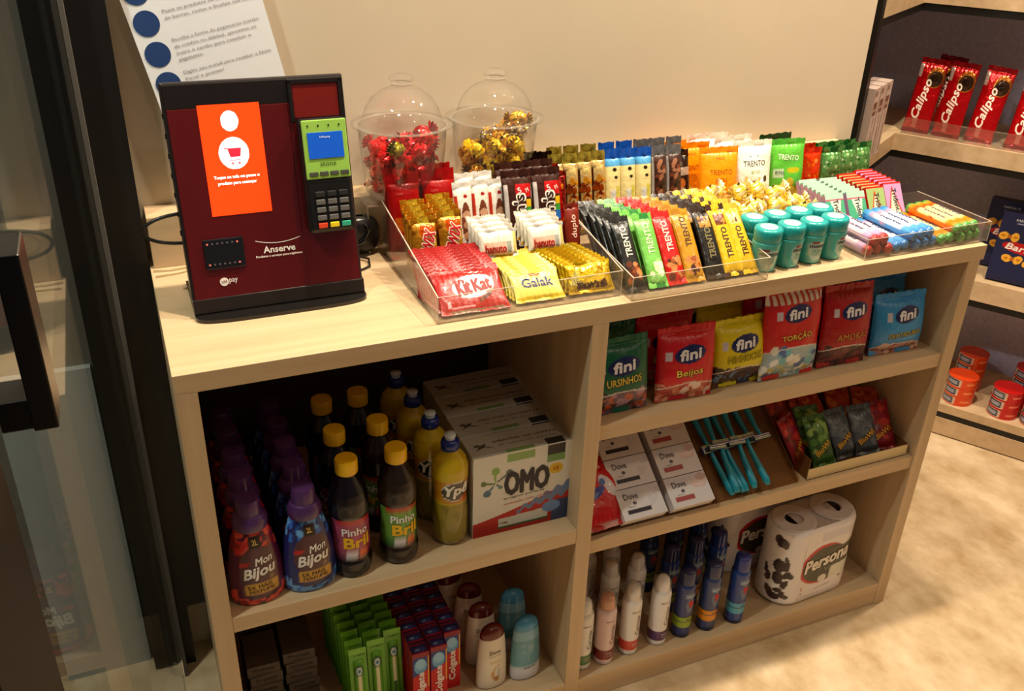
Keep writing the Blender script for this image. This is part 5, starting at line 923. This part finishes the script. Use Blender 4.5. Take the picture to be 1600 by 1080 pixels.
# ---------------------------------------------------------------- goods on the corner shelving
UA = -57.9
def UP(s, t, z): x, y = UL(s, t); return (x, y, z)
A = Art((206, 16, 24)); A.rect(-0.036, -0.026, 0.148, 0.184, (226, 200, 190)).ell(0.014, 0.152, 0.022, 0.028, (196, 120, 40)).ell(0.014, 0.148, 0.019, 0.021, (84, 56, 36)).ell(0.012, 0.150, 0.010, 0.010, (60, 38, 26)).rect(-0.040, -0.037, 0.03, 0.18, (222, 180, 170)).rect(-0.012, 0.000, 0.014, 0.044, (222, 130, 120))
cal = pack('biscuit_packet', 0.072, 0.200, 0.030, A, [('Calipso', -0.004, 0.092, 0.108, 0.030, (246, 230, 216), 84, 0.03, 0.3)], ft=0.014, fb=0.010, seed=101, fin=(150, 12, 22), back=(160, 12, 20), m=PF)
for i, (s, t, dz) in enumerate(((0.040, 0.040, 0), (0.072, 0.085, 0.006), (0.121, 0.040, 0), (0.204, 0.044, 0), (0.306, 0.036, 0), (0.410, 0.040, 0))):
    place(cal, UP(s, t, -0.0195 + dz), -9, (3, 5, 2, 4, 3, 3)[i], UA + (2, 4, -2, 0, 3, 0)[i], 'red biscuit packet on the upper shelf, %s' % ('leftmost', 'behind the leftmost one', 'second standing alone', 'third, touching the second', 'fourth, at the picture edge', 'last, beyond the picture edge')[i], 'biscuits', 'red biscuit packets on the corner shelving')
o = thing('acrylic_holder', 'clear acrylic holder lip in front of the red biscuit packets', 'holder', UP(0.0, 0.008, -0.0198), UA)
for n, q in (('front_lip', (0.01, 0.56, 0, 0.002, 0, 0.045)), ('base', (0.01, 0.56, 0.002, 0.09, 0, 0.0015))):
    b = MB(); b.box(*q); b.build(n, acryl, o)
A = Art((206, 186, 176)); A.rect(-0.018, 0.012, 0.118, 0.150, (120, 88, 76)).rect(-0.016, 0.010, 0.128, 0.134, (190, 160, 140)).rect(0.004, 0.010, 0.01, 0.08, (110, 84, 74)).rect(-0.022, -0.020, 0, 0.185, (170, 150, 140)).rect(-0.02, 0.0, 0.165, 0.178, (150, 124, 110))
pb = carton('pale_carton', 0.046, 0.185, 0.05, A, (196, 176, 166), [('café', 0.0, 0.100, 0.026, 0.008, (120, 90, 80), 90, 0.0)])
for i, (s, t) in enumerate(((-0.020, -0.262), (-0.020, -0.315), (-0.020, -0.368))):
    place(pb, UP(s - 0.012, t, -0.0195), 0, 0, UA + 90, 'tall pale carton on the left wing of the shelving, %s' % ('rightmost', 'middle one', 'by the black post')[i], 'carton', 'tall pale cartons')
A = Art((34, 40, 78)); A.ell(0.0, 0.100, 0.052, 0.015, (190, 26, 30), -4)
def bow(cx, cz, s, r):
    A.ell(cx - 0.011 * s, cz, 0.010 * s, 0.008 * s, (232, 174, 60), r).ell(cx + 0.011 * s, cz, 0.010 * s, 0.008 * s, (232, 174, 60), r + 60).ell(cx, cz, 0.0045 * s, 0.004 * s, (186, 110, 20)).ell(cx - 0.012 * s, cz, 0.004 * s, 0.003 * s, (196, 126, 30)).ell(cx + 0.012 * s, cz, 0.004 * s, 0.003 * s, (196, 126, 30))
for q in ((-0.040, 0.128, 1.3, 20), (-0.018, 0.068, 1.3, -10), (0.034, 0.062, 1.2, 30), (0.034, 0.134, 1.2, 0)): bow(*q)
A.rect(-0.064, 0.064, 0.0, 0.010, (30, 34, 66)).rect(-0.030, 0.03, 0.165, 0.168, (150, 150, 170))
pz_ = carton('pasta_box', 0.140, 0.195, 0.045, A, (24, 28, 56), [('Barilla', 0.0, 0.100, 0.086, 0.018, (240, 224, 214), -4, 0.05, 0.2), ('FARFALLE', -0.012, 0.176, 0.044, 0.007, (210, 210, 220), 0, 0.01)])
for s, t, lb in ((0.388, 0.075, 'navy pasta box with yellow bows and a red oval, on the middle shelf'), (0.338, 0.180, 'dark navy pasta box standing behind, left of the front one'), (0.530, 0.180, 'dark navy pasta box standing behind, right of the front one')):
    place(pz_, UP(s, t, -0.3895), -6, 0, UA, lb, 'pasta', 'navy pasta boxes')
def can(c1, c2, lab):
    A = Art(c1); A.add(lambda X, Z: (X < -0.004) & (X > -0.062) & (Z > 0.003) & (Z < 0.027), (226, 206, 180)).add(lambda X, Z: (X < -0.010) & (X > -0.052) & (Z > 0.005) & (Z < 0.025), (56, 60, 90)).add(lambda X, Z: (X < -0.014) & (X > -0.048) & (Z > 0.009) & (Z < 0.021), (170, 172, 186)).rect(0.012, 0.040, 0.012, 0.018, c2)
    b = MB(); b.lathe([(0.0, 0.001), (0.0395, 0.001), (0.0420, 0.0)] + [(0.0420, z) for z in np.linspace(0.001, 0.0285, 20)] + [(0.0425, 0.0295), (0.040, 0.0297), (0.0395, 0.0282), (0.0, 0.0282)], 48, art=A)
    return b.build('food_can', PP, None, smooth='angle')
co = can((226, 80, 26), (240, 150, 90), 0); cr = can((200, 24, 24), (236, 130, 110), 0)
for pr_, s, t, n, cn, w_ in ((co, 0.336, 0.056, 3, 'orange', 'front'), (co, 0.338, 0.166, 4, 'orange', 'rear'), (cr, 0.462, 0.056, 3, 'red', 'front left'), (cr, 0.552, 0.056, 3, 'red', 'front right'), (cr, 0.500, 0.163, 4, 'red', 'rear')):
    for i in range(n): place(pr_, UP(s, t, -0.7948 + 0.0298 * i), 0, 0, UA + 4 * i, '%s food can, %s from below in the %s %s stack' % (cn, LV[i], w_, cn), 'can', 'stacked cans on the lowest shelf of the corner shelving')
